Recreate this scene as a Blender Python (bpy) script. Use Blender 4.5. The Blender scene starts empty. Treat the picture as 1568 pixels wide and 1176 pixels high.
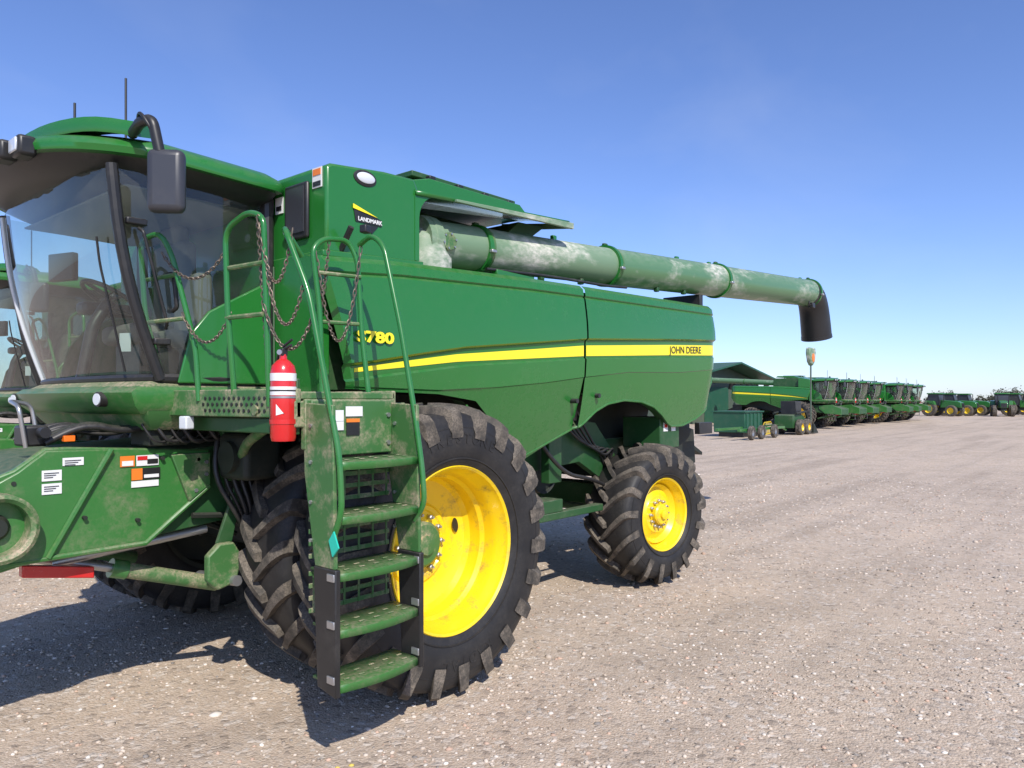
import bpy, math, random, bmesh
import numpy as np
from mathutils import Vector, Matrix, Euler
random.seed(3); np.random.seed(3)
scene=bpy.context.scene
scene.view_settings.view_transform='Standard'
scene.view_settings.look='None'
scene.view_settings.exposure=0

# ------------------------------------------------------------------ materials
def newmat(name):
    m=bpy.data.materials.new(name); m.use_nodes=True
    nt=m.node_tree; b=nt.nodes['Principled BSDF']
    return m,nt,b
def N(nt,t,**k):
    n=nt.nodes.new(t)
    for a,v in k.items():
        if a in n.inputs: n.inputs[a].default_value=v
        else: setattr(n,a,v)
    return n
def ramp(nt,stops,fac):
    r=nt.nodes.new('ShaderNodeValToRGB')
    els=r.color_ramp.elements
    while len(els)<len(stops): els.new(0.5)
    for e,(p,c) in zip(els,stops):
        e.position=p; e.color=(c,c,c,1) if isinstance(c,(int,float)) else (*c,1)
    nt.links.new(fac,r.inputs[0]); return r
def mth(nt,op,a,b=None,clamp=False):
    n=nt.nodes.new('ShaderNodeMath'); n.operation=op; n.use_clamp=clamp
    for i,v in enumerate((a,b)):
        if v is None: continue
        if isinstance(v,(int,float)): n.inputs[i].default_value=v
        else: nt.links.new(v,n.inputs[i])
    return n.outputs[0]
def mix(nt,f,a,b):
    n=nt.nodes.new('ShaderNodeMix'); n.data_type='RGBA'
    for s,v in ((0,f),(6,a),(7,b)):
        if isinstance(v,(int,float)): n.inputs[s].default_value=v
        elif isinstance(v,tuple): n.inputs[s].default_value=(*v,1)
        else: nt.links.new(v,n.inputs[s])
    return n.outputs[2]
def surf(name,col,rough=0.4,dust=0.25,up=0.5,dustcol=(0.30,0.26,0.20),metal=0,coat=0.0,scale=2.2,wave=0.04,spec=0.5,lo=0.48,hi=0.78,base=0.10,stretch=None,low=0.0):
    m,nt,b=newmat(name)
    b.inputs['Metallic'].default_value=metal
    b.inputs['Specular IOR Level'].default_value=spec
    b.inputs['Coat Weight'].default_value=coat
    b.inputs['Coat Roughness'].default_value=0.10
    if dust<=0:
        b.inputs['Base Color'].default_value=(*col,1); b.inputs['Roughness'].default_value=rough; return m
    tc=N(nt,'ShaderNodeTexCoord'); vec=tc.outputs['Object']
    if stretch:
        mp=N(nt,'ShaderNodeMapping'); mp.inputs['Scale'].default_value=stretch; nt.links.new(vec,mp.inputs[0]); vec=mp.outputs[0]
    n1=N(nt,'ShaderNodeTexNoise',Scale=scale,Detail=5.0,Roughness=0.65)
    nt.links.new(vec,n1.inputs['Vector'])
    n2=N(nt,'ShaderNodeTexNoise',Scale=scale*11,Detail=3.0,Roughness=0.7)
    nt.links.new(vec,n2.inputs['Vector'])
    g=N(nt,'ShaderNodeNewGeometry')
    sp=N(nt,'ShaderNodeSeparateXYZ'); nt.links.new(g.outputs['Normal'],sp.inputs[0])
    r1=ramp(nt,[(lo,0.0),(hi,1.0)],n1.outputs['Fac'])
    r2=ramp(nt,[(0.35,0.2),(0.65,1.0)],n2.outputs['Fac'])
    f1=mth(nt,'MULTIPLY',mth(nt,'MULTIPLY',r1.outputs[0],dust),r2.outputs[0])
    upz=mth(nt,'MULTIPLY',mth(nt,'MAXIMUM',sp.outputs[2],0.0),up)
    f2=mth(nt,'MULTIPLY',upz,r2.outputs[0])
    f=mth(nt,'ADD',f1,f2,True)
    if low>0:
        s2=N(nt,'ShaderNodeSeparateXYZ'); nt.links.new(g.outputs['Position'],s2.inputs[0])
        mr=N(nt,'ShaderNodeMapRange'); mr.inputs[1].default_value=2.4; mr.inputs[2].default_value=0.9; mr.inputs[3].default_value=0.0; mr.inputs[4].default_value=low
        nt.links.new(s2.outputs[2],mr.inputs[0])
        f=mth(nt,'ADD',f,mth(nt,'MULTIPLY',mr.outputs[0],mth(nt,'MULTIPLY',n1.outputs['Fac'],r2.outputs[0])),True)
    f=mth(nt,'ADD',f,dust*base,True)
    c=mix(nt,f,col,dustcol)
    nt.links.new(c,b.inputs['Base Color'])
    rr=mth(nt,'ADD',mth(nt,'MULTIPLY',f,0.5),rough,True)
    nt.links.new(rr,b.inputs['Roughness'])
    if wave>0:
        n3=N(nt,'ShaderNodeTexNoise',Scale=1.5,Detail=1.0)
        nt.links.new(tc.outputs['Object'],n3.inputs['Vector'])
        bp=N(nt,'ShaderNodeBump',Strength=wave*4,Distance=0.05)
        nt.links.new(n3.outputs['Fac'],bp.inputs['Height']); nt.links.new(bp.outputs[0],b.inputs['Normal'])
    return m
G=(0.015,0.155,0.022)
M={}
M['green']=surf('green_paint',G,0.26,0.05,0.20,coat=0.35,scale=1.2,lo=0.55,hi=0.85,low=0.26)
M['fgreen']=surf('muddy_green_paint',G,0.32,0.50,0.40,coat=0.15,scale=4.0,lo=0.50,hi=0.76,dustcol=(0.30,0.24,0.17),low=0.15)
M['dirty']=surf('dirty_green_paint',(0.016,0.130,0.024),0.42,0.75,0.65,dustcol=(0.42,0.33,0.23),scale=6,lo=0.46,hi=0.64)
M['auger']=surf('dusty_auger_paint',(0.030,0.155,0.038),0.35,0.85,0.25,dustcol=(0.56,0.55,0.48),scale=1.3,lo=0.54,hi=0.66,base=0.12,coat=0.2,stretch=(0.6,1.4,1.4))
M['augerdust']=surf('chalky_auger_paint',(0.085,0.195,0.088),0.45,0.90,0.25,dustcol=(0.60,0.58,0.51),scale=1.5,lo=0.50,hi=0.63,base=0.14,stretch=(0.6,1.3,1.3))
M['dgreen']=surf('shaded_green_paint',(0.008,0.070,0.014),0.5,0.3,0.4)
M['yellow']=surf('yellow_paint',(0.90,0.62,0.006),0.32,0.85,0.12,dustcol=(0.24,0.16,0.07),coat=0.3,scale=7,lo=0.53,hi=0.70,base=0.04)
M['stripe']=surf('yellow_decal',(0.92,0.76,0.02),0.3,0.0)
M['tire']=surf('tire_rubber',(0.014,0.014,0.015),0.5,0.32,0.08,dustcol=(0.13,0.115,0.095),scale=5,wave=0.0,lo=0.4,hi=0.8,spec=0.35)
M['lug']=surf('tire_lug_rubber',(0.026,0.025,0.023),0.65,0.80,0.10,dustcol=(0.27,0.225,0.175),scale=8,wave=0.0,lo=0.38,hi=0.66,spec=0.3)
M['black']=surf('black_plastic',(0.012,0.012,0.013),0.4,0.2,0.25,dustcol=(0.2,0.18,0.15),wave=0)
M['dark']=surf('dark_machinery',(0.010,0.016,0.011),0.6,0.5,0.3,dustcol=(0.10,0.085,0.06),scale=5)
M['grey']=surf('grey_plastic',(0.034,0.036,0.044),0.38,0.08,0.1,wave=0)
M['steel']=surf('galvanised_steel',(0.45,0.45,0.45),0.35,0.3,0.2,metal=0.8,wave=0)
M['chain']=surf('rusty_chain',(0.18,0.15,0.12),0.45,0.4,0.2,dustcol=(0.22,0.13,0.08),metal=0.6,wave=0)
M['red']=surf('red_paint',(0.60,0.012,0.014),0.25,0.08,0.10,coat=0.5,wave=0)
M['white']=surf('white_label',(0.75,0.75,0.73),0.5,0.25,0.1,wave=0)
M['orange']=surf('orange_label',(0.80,0.20,0.02),0.4,0.1,0.1,wave=0)
M['amber']=surf('amber_lens',(0.85,0.16,0.01),0.2,0.0)
M['lens']=surf('clear_lens',(0.62,0.65,0.68),0.12,0.0,coat=0.6)
M['seat']=surf('seat_fabric',(0.17,0.155,0.135),0.85,0.1,0.1,wave=0)
M['trim']=surf('cab_trim',(0.20,0.19,0.165),0.7,0.1,0.1,wave=0)
M['shed']=surf('shed_siding',(0.07,0.10,0.07),0.6,0.2,0.1)
M['roof']=surf('green_metal_roof',(0.010,0.085,0.045),0.5,0.15,0.2)
M['teal']=surf('teal_tape',(0.02,0.50,0.36),0.5,0.0)
M['tankplastic']=surf('sprayer_tank_plastic',(0.65,0.52,0.05),0.5,0.1,0.1,wave=0)  # yellow plastic of the sprayer tank, its own colour
def glassmat():
    m=bpy.data.materials.new('cab_glass'); m.use_nodes=True; nt=m.node_tree
    for n in list(nt.nodes): nt.nodes.remove(n)
    o=N(nt,'ShaderNodeOutputMaterial'); t=N(nt,'ShaderNodeBsdfTransparent'); g=N(nt,'ShaderNodeBsdfGlossy')
    t.inputs[0].default_value=(0.74,0.84,0.78,1); g.inputs['Roughness'].default_value=0.02
    d=N(nt,'ShaderNodeBsdfDiffuse'); d.inputs[0].default_value=(0.36,0.37,0.33,1)
    lw=N(nt,'ShaderNodeLayerWeight',Blend=0.5)
    fr=mth(nt,'ADD',mth(nt,'MULTIPLY',mth(nt,'POWER',lw.outputs['Facing'],3.5),0.75),0.065,True)
    mx=N(nt,'ShaderNodeMixShader'); nt.links.new(fr,mx.inputs[0])
    nt.links.new(t.outputs[0],mx.inputs[1]); nt.links.new(g.outputs[0],mx.inputs[2])
    tc=N(nt,'ShaderNodeTexCoord'); n1=N(nt,'ShaderNodeTexNoise',Scale=3.0,Detail=5.0)
    nt.links.new(tc.outputs['Object'],n1.inputs['Vector'])
    r=ramp(nt,[(0.40,0.03),(0.8,0.14)],n1.outputs['Fac'])
    m2=N(nt,'ShaderNodeMixShader'); nt.links.new(r.outputs[0],m2.inputs[0])
    nt.links.new(mx.outputs[0],m2.inputs[1]); nt.links.new(d.outputs[0],m2.inputs[2])
    nt.links.new(m2.outputs[0],o.inputs[0]); return m
M['glass']=glassmat()

# ------------------------------------------------------------------ mesh helpers
PAR=[None]
def finish(ob,parent):
    p=parent or PAR[0]
    if p is not None:
        ob.parent=p; ob.matrix_parent_inverse=Matrix.Translation(-p.location)
    return ob
def mk(name,verts,faces,mat,parent=None,smooth=35,bevel=0,solid=0,recalc=True):
    me=bpy.data.meshes.new(name)
    me.from_pydata([tuple(v) for v in verts],[],faces)
    if recalc:
        bm=bmesh.new(); bm.from_mesh(me); bmesh.ops.recalc_face_normals(bm,faces=bm.faces); bm.to_mesh(me); bm.free()
    me.materials.append(M[mat] if isinstance(mat,str) else mat)
    if smooth:
        for p in me.polygons: p.use_smooth=True
        me.set_sharp_from_angle(angle=math.radians(smooth))
    ob=bpy.data.objects.new(name,me); scene.collection.objects.link(ob)
    if solid:
        s=ob.modifiers.new('solid','SOLIDIFY'); s.thickness=solid; s.offset=-1
    if bevel:
        b=ob.modifiers.new('bev','BEVEL'); b.width=bevel; b.segments=2; b.limit_method='ANGLE'; b.angle_limit=math.radians(40)
    return finish(ob,parent)
def box(name,x0,x1,y0,y1,z0,z1,mat,parent=None,bevel=0.008):
    v=[(x,y,z) for x in (x0,x1) for y in (y0,y1) for z in (z0,z1)]
    f=[(0,1,3,2),(4,6,7,5),(0,4,5,1),(2,3,7,6),(0,2,6,4),(1,5,7,3)]
    return mk(name,v,f,mat,parent,bevel=bevel)
def prism(name,pts,a0,a1,mat,parent=None,axis='y',bevel=0.006):
    n=len(pts)
    def P(p,a):
        return (p[0],a,p[1]) if axis=='y' else ((a,p[0],p[1]) if axis=='x' else (p[0],p[1],a))
    v=[P(p,a0) for p in pts]+[P(p,a1) for p in pts]
    f=[tuple(range(n)),tuple(range(2*n-1,n-1,-1))]+[(i,(i+1)%n,n+(i+1)%n,n+i) for i in range(n)]
    return mk(name,v,f,mat,parent,bevel=bevel)
def chaikin(pts,it=2):
    pts=[Vector(p) for p in pts]
    for _ in range(it):
        if len(pts)<3: break
        q=[pts[0]]
        for i in range(len(pts)-1):
            a,b=pts[i],pts[i+1]
            if i>0: q.append(a.lerp(b,0.25))
            if i<len(pts)-2: q.append(a.lerp(b,0.75))
        q.append(pts[-1]); pts=q
    return pts
def round_corners(pts,rad=0.06):
    pts=[Vector(p) for p in pts]; out=[pts[0]]
    for i in range(1,len(pts)-1):
        a,b,c=pts[i-1],pts[i],pts[i+1]
        r=min(rad,(a-b).length*0.48,(c-b).length*0.48)
        p0=b+(a-b).normalized()*r; p1=b+(c-b).normalized()*r
        for k in range(6):
            t=k/5; out.append(p0*(1-t)**2+b*2*t*(1-t)+p1*t*t)
    out.append(pts[-1]); return out
def tubedata(pts,r,n=10,cap=True):
    v=[];f=[]
    up=Vector((0.13,0.21,0.97)).normalized()
    prev=None
    for i,p in enumerate(pts):
        d=(pts[min(i+1,len(pts)-1)]-pts[max(i-1,0)]).normalized()
        if prev is None:
            a=d.cross(up)
            if a.length<0.2: a=d.cross(Vector((1,0,0)))
            a.normalize()
        else:
            a=(prev-d*prev.dot(d)).normalized()
        prev=a; b=d.cross(a)
        rr=r[i] if isinstance(r,(list,tuple)) else r
        for k in range(n):
            t=2*math.pi*k/n; v.append(p+a*math.cos(t)*rr+b*math.sin(t)*rr)
    for i in range(len(pts)-1):
        for k in range(n):
            f.append((i*n+k,i*n+(k+1)%n,(i+1)*n+(k+1)%n,(i+1)*n+k))
    if cap:
        f.append(tuple(range(n))); f.append(tuple(range((len(pts)-1)*n,len(pts)*n)))
    return v,f
def tube(name,pts,r,mat,parent=None,n=10,rad=0.06,smooth=40):
    pts=round_corners(pts,rad) if len(pts)>2 else [Vector(p) for p in pts]
    v,f=tubedata(pts,r,n); return mk(name,v,f,mat,parent,smooth=smooth)
def hose(name,pts,r,mat,parent=None):
    v,f=tubedata(chaikin(pts,3),r,8); return mk(name,v,f,mat,parent,smooth=60)
def cyl(name,p0,p1,r,mat,parent=None,n=24,r2=None,bevel=0):
    v,f=tubedata([Vector(p0),Vector(p1)],[r,r if r2 is None else r2],n); return mk(name,v,f,mat,parent,bevel=bevel)
def lathe(name,prof,Mx,mat,parent=None,n=72,smooth=30):
    v=[];f=[]
    for (r,w) in prof:
        for k in range(n):
            t=2*math.pi*k/n; v.append(Mx@Vector((r*math.sin(t),w,r*math.cos(t))))
    for i in range(len(prof)-1):
        for k in range(n): f.append((i*n+k,i*n+(k+1)%n,(i+1)*n+(k+1)%n,(i+1)*n+k))
    return mk(name,v,f,mat,parent,smooth=smooth)
def text(name,s,loc,size,mat,parent=None,rot=(math.pi/2,0,0),ext=0.001,sx=1.0,bold=0.0,align='LEFT',mtx=None):
    cu=bpy.data.curves.new(name,'FONT'); cu.body=s; cu.size=size; cu.extrude=ext; cu.offset=bold; cu.align_x=align; cu.resolution_u=3
    tmp=bpy.data.objects.new(name+'_t',cu); scene.collection.objects.link(tmp)
    bpy.context.view_layer.update()
    me=bpy.data.meshes.new_from_object(tmp.evaluated_get(bpy.context.evaluated_depsgraph_get()))
    bpy.data.objects.remove(tmp)
    X=mtx if mtx is not None else Matrix.Translation(loc)@Euler(rot).to_matrix().to_4x4()@Matrix.Diagonal((sx,1,1,1))
    me.transform(X); me.materials.clear(); me.materials.append(M[mat])
    ob=bpy.data.objects.new(name,me); scene.collection.objects.link(ob); return finish(ob,parent)

# ------------------------------------------------------------------ wheels
def wheel(tag,c,W,R,rim,nl,rotz=0,flip=False,dish=0.42,parent=None,letters=False,holes=True,hubr=0.2,lugh=0.05,sweep=0.30,rimmat='yellow',lw=1.0):
    Mx=Matrix.Translation(c)@Matrix.Rotation(rotz,4,'Z')@Matrix.Diagonal((1,-1 if flip else 1,1,1))
    Rc=R-lugh; h=Rc-rim
    half=[(0.40,rim-0.01),(0.43,rim+0.02),(0.47,rim+0.12*h),(0.50,rim+0.38*h),(0.497,rim+0.62*h),(0.47,rim+0.80*h),(0.43,Rc-0.03),(0.30,Rc-0.008),(0.12,Rc),(0,Rc)]
    prof=[(r,W/2-u*W) for u,r in half]+[(r,W/2+u*W) for u,r in reversed(half[:-1])]
    lathe(tag+'_tire',prof,Mx,'tire',parent,n=96,smooth=50)
    for rr in (rim+0.16*h,rim+0.70*h):
        lathe(tag+'_sidewall_ring',[(rr-0.008,0.03),(rr-0.004,0.006),(rr+0.004,0.006),(rr+0.008,0.03)],Mx,'tire',parent,n=96)
    v=[];f=[]
    st=[(-0.045,R,Rc-.02),(0.08,R,Rc-.02),(0.2,R-.003,Rc-.03),(0.32,R-.010,Rc-.04),(0.42,R-.022,Rc-.07),(0.485,R-.045,Rc-.11),(0.517,R-.09,Rc-.15),(0.514,R-.15,Rc-.18)]
    rl=random.Random(7)
    for side in (-1,1):
        for k in range(nl):
            a0=2*math.pi*(k+(0.5 if side>0 else 0))/nl
            b0=len(v); wear=rl.uniform(-0.003,0.001)
            for (u,ro,ri) in st:
                uu=max(u,0)/0.5
                sh=-(sweep*W*0.95)/R*(uu**0.85)*1.6
                hw=(0.028+0.019*uu)/R*(R/0.98)*lw
                w=W/2+side*u*W
                for (da,rr) in ((-hw*1.25,ri),(-hw*0.85,ro+wear),(hw*0.85,ro+wear),(hw*1.25,ri)):
                    a=a0+sh+da
                    v.append(Mx@Vector((-rr*math.sin(a),w,rr*math.cos(a))))
            for i in range(len(st)-1):
                for q in range(3):
                    f.append((b0+i*4+q,b0+i*4+q+1,b0+(i+1)*4+q+1,b0+(i+1)*4+q))
            f.append((b0,b0+1,b0+2,b0+3)); e=b0+(len(st)-1)*4; f.append((e,e+1,e+2,e+3))
    mk(tag+'_tire_lugs',v,f,'lug',parent,smooth=30)
    w0=W*0.09
    d=dish
    prof=[(rim-0.02,w0+0.05),(rim+0.012,w0+0.03),(rim+0.014,w0+0.0),(rim+0.004,w0-0.012),(rim-0.012,w0+0.002),(rim-0.022,w0+0.04),(rim-0.045,w0+0.075),(rim-0.055,w0+0.12)]
    if d>0.3:
        prof+=[(rim-0.06,d*0.55),(rim-0.08,d*0.62),(rim-0.085,d*0.84),(rim-0.11,d*0.93),(rim-0.15,d*0.97),(rim-0.24,d),(hubr+0.05,d),(hubr+0.03,d-0.02),(hubr,d-0.02),(hubr-0.01,d-0.01),(0.02,d-0.01)]
    else:
        prof+=[(rim-0.07,d*0.9),(rim-0.11,d+0.03),(hubr+0.06,d+0.01),(hubr+0.03,d-0.02),(0.01,d-0.02)]
    lathe(tag+'_rim',prof,Mx,rimmat,parent,n=96,smooth=28)
    lathe(tag+'_rim_back',[(0.02,d+0.04),(rim*0.6,d+0.045),(rim-0.05,min(d+0.07,W*0.88)),(rim-0.03,W*0.9),(rim+0.01,W*0.93)],Mx,'dark',parent,n=64)
    hm='dirty' if d>0.3 else rimmat
    lathe(tag+'_hub',[(hubr*0.66,d-0.011),(hubr*0.66,d-0.07),(hubr*0.58,d-0.085),(hubr*0.3,d-0.09),(hubr*0.28,d-0.115),(0.001,d-0.12)],Mx,hm,parent,n=40)
    v=[];f=[]
    nb=12
    for k in range(nb):
        a=2*math.pi*k/nb
        cx,cz=hubr*0.84*math.sin(a),hubr*0.84*math.cos(a)
        b0=len(v)
        for ww,rr in ((d-0.02,0.018),(d-0.045,0.018),(d-0.05,0.010),(d-0.065,0.010)):
            for q in range(6):
                t=2*math.pi*q/6; v.append(Mx@Vector((cx+rr*math.cos(t),ww,cz+rr*math.sin(t))))
        for i in range(3):
            for q in range(6): f.append((b0+i*6+q,b0+i*6+(q+1)%6,b0+(i+1)*6+(q+1)%6,b0+(i+1)*6+q))
        f.append(tuple(range(b0+18,b0+24)))
    mk(tag+'_wheel_bolts',v,f,'steel',parent,smooth=0)
    if holes:
        for a in (1.33,1.33+math.pi):
            rr=rim-0.19
            v=[];nn=20
            for q in range(nn):
                t=2*math.pi*q/nn
                lx=0.055*math.cos(t); ly=0.030*math.sin(t)
                v.append(Mx@Vector((rr*math.sin(a)+lx*math.cos(a)+ly*math.sin(a),d*0.97-0.014,rr*math.cos(a)-lx*math.sin(a)+ly*math.cos(a))))
            mk(tag+'_disc_slot',v,[tuple(range(nn))],'black',parent)
    if letters:
        for word,start in (('FIRESTONE',-0.48),('RADIAL',math.pi-0.4)):
            for i,ch in enumerate(word):
                a=start+i*0.115
                rr=rim+0.42*h
                X=Mx@Matrix.Rotation(a,4,'Y')@Matrix.Translation((0,0.0,rr))@Matrix.Rotation(math.pi/2,4,'X')@Matrix.Translation((0,0,0.001))
                text(tag+'_letter',ch,(0,0,0),0.10,'tire',parent,align='CENTER',mtx=X,ext=0.002,bold=0.002)

# ------------------------------------------------------------------ main combine
C0=Vector((3.53,5.5,0))
def empty(name,loc):
    e=bpy.data.objects.new(name,None); e.location=loc; e.empty_display_size=0.5; scene.collection.objects.link(e); return e
main=empty('combine_harvester',C0); PAR[0]=main
YC=5.5
wheel('front_outer',(3.53,3.41,0.985),0.52,0.985,0.555,22,letters=True,hubr=0.24,lw=1.1)
wheel('front_inner',(3.53,4.03,0.985),0.52,0.985,0.555,22,holes=False,dish=0.2,rimmat='dark',lw=1.1)
wheel('front_outer_far',(3.53,7.59,0.985),0.52,0.985,0.555,22,flip=True,hubr=0.24)
wheel('front_inner_far',(3.53,6.97,0.985),0.52,0.985,0.555,22,flip=True,holes=False,dish=0.2,rimmat='dark')
wheel('rear',(7.13,3.80,0.76),0.58,0.76,0.385,17,rotz=math.radians(-8.5),dish=0.16,hubr=0.17,holes=False,lugh=0.06,sweep=0.33,lw=1.18)
wheel('rear_far',(7.13,7.20,0.76),0.58,0.76,0.385,17,rotz=math.radians(-8.5),flip=True,dish=0.16,hubr=0.17,holes=False,lugh=0.06,sweep=0.33,lw=1.18)
cyl('front_axle',(3.53,3.9,0.985),(3.53,7.1,0.985),0.15,'dirty')
box('front_axle_beam',3.3,3.8,4.62,6.38,0.78,1.25,'dark',bevel=0.03)
cyl('rear_axle',(7.13,4.2,0.80),(7.13,6.8,0.80),0.09,'dgreen')
box('rear_axle_beam',7.0,7.26,4.5,6.5,0.8,1.05,'dgreen',bevel=0.02)
cyl('steering_cylinder',(6.85,4.4,0.78),(6.85,5.3,0.82),0.04,'dgreen')
def interp(x,pts):
    if x<=pts[0][0]: return pts[0][1]
    for (a,b),(c,d) in zip(pts,pts[1:]):
        if x<=c: return b+(d-b)*(x-a)/(c-a)
    return pts[-1][1]
TOP=[(2.74,2.905),(3.4,2.96),(4.85,3.03),(5.62,3.055),(8.3,3.13),(8.50,3.13),(8.60,3.11),(8.64,3.05)]
BOT=[(2.74,2.06),(3.0,2.045),(3.6,2.03),(4.05,1.98),(4.25,1.84),(4.45,1.64),(4.62,1.52),(4.78,1.47),(4.9,1.475),(5.62,1.72),(5.74,1.78),(5.9,1.885),(6.1,1.955),(6.4,1.99),(6.75,1.975),(7.03,1.92),(7.25,1.83),(7.42,1.735),(7.52,1.70),(7.8,1.70),(8.1,1.77),(8.39,1.89),(8.55,2.0),(8.64,2.13)]
STR=[(2.7,2.14),(3.01,2.18),(3.95,2.30),(4.85,2.375),(5.62,2.44),(7.2,2.53),(8.63,2.60)]
SH=[(3.01,0.014),(3.5,0.024),(3.95,0.030),(5.0,0.043),(5.62,0.052),(8.6,0.066)]
SWO=[(2.7,2.075),(3.6,2.06),(4.3,2.09),(5.0,2.14),(5.62,2.20),(6.4,2.27),(7.5,2.30),(8.64,2.38)]
def rearoff(x):
    return 0.22*max(0,(x-8.25)/0.4)**2
def rows(x):
    zt=interp(x,TOP); zb=interp(x,BOT); zc=interp(x,STR); h=interp(x,SH); zs=interp(x,SWO)
    L=[(zt,0.12),(zt-0.015,0.05),(zt-0.05,0.012),(zt-0.11,0.0),(zt-0.125,0.014),(zt-0.14,0.0)]
    a=zt-0.14; b=zc+h+0.06
    for k in range(1,6):
        t=k/6; L.append((a+(b-a)*t,-0.035*math.sin(t*math.pi/2)))
    L+=[(b,-0.035),(b-0.022,-0.004),(zc+h,0.0),(zc-h,0.0),(zc-h-0.012,0.002),(zc-h-0.028,-0.012)]
    a=zc-h-0.028; zs=min(zs,a-0.02); zs=max(zs,zb+0.01)
    for k in range(1,4):
        t=k/3; L.append((a+(zs-a)*t,-0.012+0.010*t))
    L.append((zs-0.008,0.006))
    for k in range(1,7):
        t=k/6; z=zs-0.008+(zb-zs+0.008)*t
        L.append((z,0.006+0.24*(zs-z)*(0.55 if x>5.63 else 1)+0.10*max(0,(zs-z))**2))
    return L
def sidepanel(name,xs,far,front=False):
    v=[];f=[];nr=None
    for i,x in enumerate(xs):
        L=rows(x); nr=len(L)
        for (z,o) in L:
            xx=x
            if front:
                lead=2.74+max(0,(2.9-z))*0.28
                t=(x-2.74)/(xs[-1]-2.74)
                xx=lead+(xs[-1]-lead)*t
                if i==0: o+=0.05
            y=3.85+o+rearoff(x)
            if far: y=2*YC-y
            v.append((xx,y,z))
    for i in range(len(xs)-1):
        for k in range(nr-1):
            f.append((i*nr+k,i*nr+k+1,(i+1)*nr+k+1,(i+1)*nr+k))
    return mk(name,v,f,'green',smooth=26)
xsF=[2.74,2.77]+list(np.linspace(2.85,5.615,70))
xsR=list(np.linspace(5.64,8.64,76))
for far in (False,True):
    sidepanel('side_panel_front',xsF,far,True)
    sidepanel('side_panel_rear',xsR,far)
    yy=lambda y: y if not far else 2*YC-y
    for seg,xs in (('a',np.linspace(3.0,5.605,40)),('b',np.linspace(5.645,8.58,40))):
        v=[];f=[]
        for x in xs:
            zc=interp(x,STR);h=interp(x,SH)
            for z in (zc+h*0.93,zc-h*0.93): v.append((x,yy(3.85+rearoff(x)-0.004),z))
        for i in range(len(xs)-1): f.append((2*i,2*i+1,2*i+3,2*i+2))
        mk('stripe_'+seg,v,f,'stripe')
    pts=[(x,yy(3.85+rearoff(x)+rows(x)[-1][1]+0.005),interp(x,BOT)-0.002) for x in np.linspace(4.1,8.6,110)]
    v,f=tubedata([Vector(p) for p in pts],0.013,6); mk('panel_lip',v,f,'green')
    v=[];f=[]
    xs=np.linspace(4.0,8.6,90)
    for x in xs:
        o=3.85+rearoff(x)+rows(x)[-1][1]; zb=interp(x,BOT)
        v.append((x,yy(o+0.006),zb)); v.append((x,yy(o+0.12),zb+0.01))
    for i in range(len(xs)-1): f.append((2*i,2*i+1,2*i+3,2*i+2))
    mk('panel_flange',v,f,'dgreen')
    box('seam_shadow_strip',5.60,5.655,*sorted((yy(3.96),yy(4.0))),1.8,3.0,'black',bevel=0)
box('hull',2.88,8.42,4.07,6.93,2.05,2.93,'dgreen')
prism('deck',[(2.86,2.90),(8.5,3.10),(8.5,3.02),(2.86,2.82)],3.97,7.03,'green')
prism('rear_hood',[(8.3,3.1),(8.66,3.03),(8.70,2.2),(8.4,1.85),(8.2,2.0)],4.02,6.98,'green',bevel=0.03)
prism('undercarriage',[(2.9,2.04),(8.3,2.04),(8.1,1.55),(6.4,1.35),(5.4,1.15),(3.0,1.25)],4.66,6.34,'dark')
box('frame_rail',2.9,8.0,4.60,4.66,1.35,1.55,'dgreen')
box('rear_frame_upright',5.55,5.75,4.2,4.3,1.2,2.05,'dgreen')
box('rear_frame_upright_b',5.0,5.12,4.25,4.35,1.0,1.6,'dgreen')
prism('rear_axle_frame',[(5.3,1.9),(6.6,1.75),(7.3,1.1),(7.0,1.0),(6.3,1.35),(5.4,1.3)],4.38,4.46,'dgreen')
box('battery_box',7.35,7.8,4.02,4.5,1.45,1.80,'dgreen')
box('straw_chopper',8.0,8.75,4.35,6.65,1.0,1.7,'dark',bevel=0.03)
prism('tailboard',[(8.6,1.55),(9.2,1.30),(9.2,1.26),(8.6,1.45)],4.4,6.6,'dark')
prism('chopper_side_guard',[(8.05,1.75),(8.7,1.62),(8.75,1.2),(8.3,1.0),(8.05,1.2)],4.28,4.34,'dark')
box('rear_lamp_bracket',8.25,8.6,3.98,4.05,1.58,1.72,'black')
box('sill_beam',5.0,6.4,4.15,4.25,0.86,0.93,'dgreen')
box('sill_plate',5.1,5.7,4.15,4.6,0.93,1.05,'dgreen')
for i,(x,z) in enumerate([(4.75,1.25),(5.1,1.1),(5.9,1.25)]):
    lathe('drive_pulley',[(0.03,-0.03),(0.08,0.0),(0.18,0.0),(0.2,-0.03),(0.18,-0.02),(0.2,0.02),(0.2,0.05),(0.01,0.05)],Matrix.Translation((x,4.55,z)),'dark',n=32)
hose('brake_hose',[(5.2,4.2,1.8),(5.6,4.1,1.3),(6.2,4.15,1.2),(6.9,4.3,1.0)],0.02,'black')
hose('drive_belt',[(4.75,4.5,1.45),(5.3,4.48,1.62),(5.9,4.5,1.45)],0.018,'black')
for k in range(5): hose('rear_hose',[(5.8+0.1*k,4.36,1.9),(6.2+0.1*k,4.3,1.55-0.05*k),(6.6+0.08*k,4.34,1.5),(6.9,4.4,1.1+0.05*k)],0.014,'black')
for x,z in ((7.42,1.74),(7.60,1.74)):
    box('rear_label',x,x+0.10,4.014,4.018,z-0.10,z,'white',bevel=0)
    box('rear_label_mark',x+0.02,x+0.08,4.010,4.013,z-0.06,z-0.02,'red',bevel=0)
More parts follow.
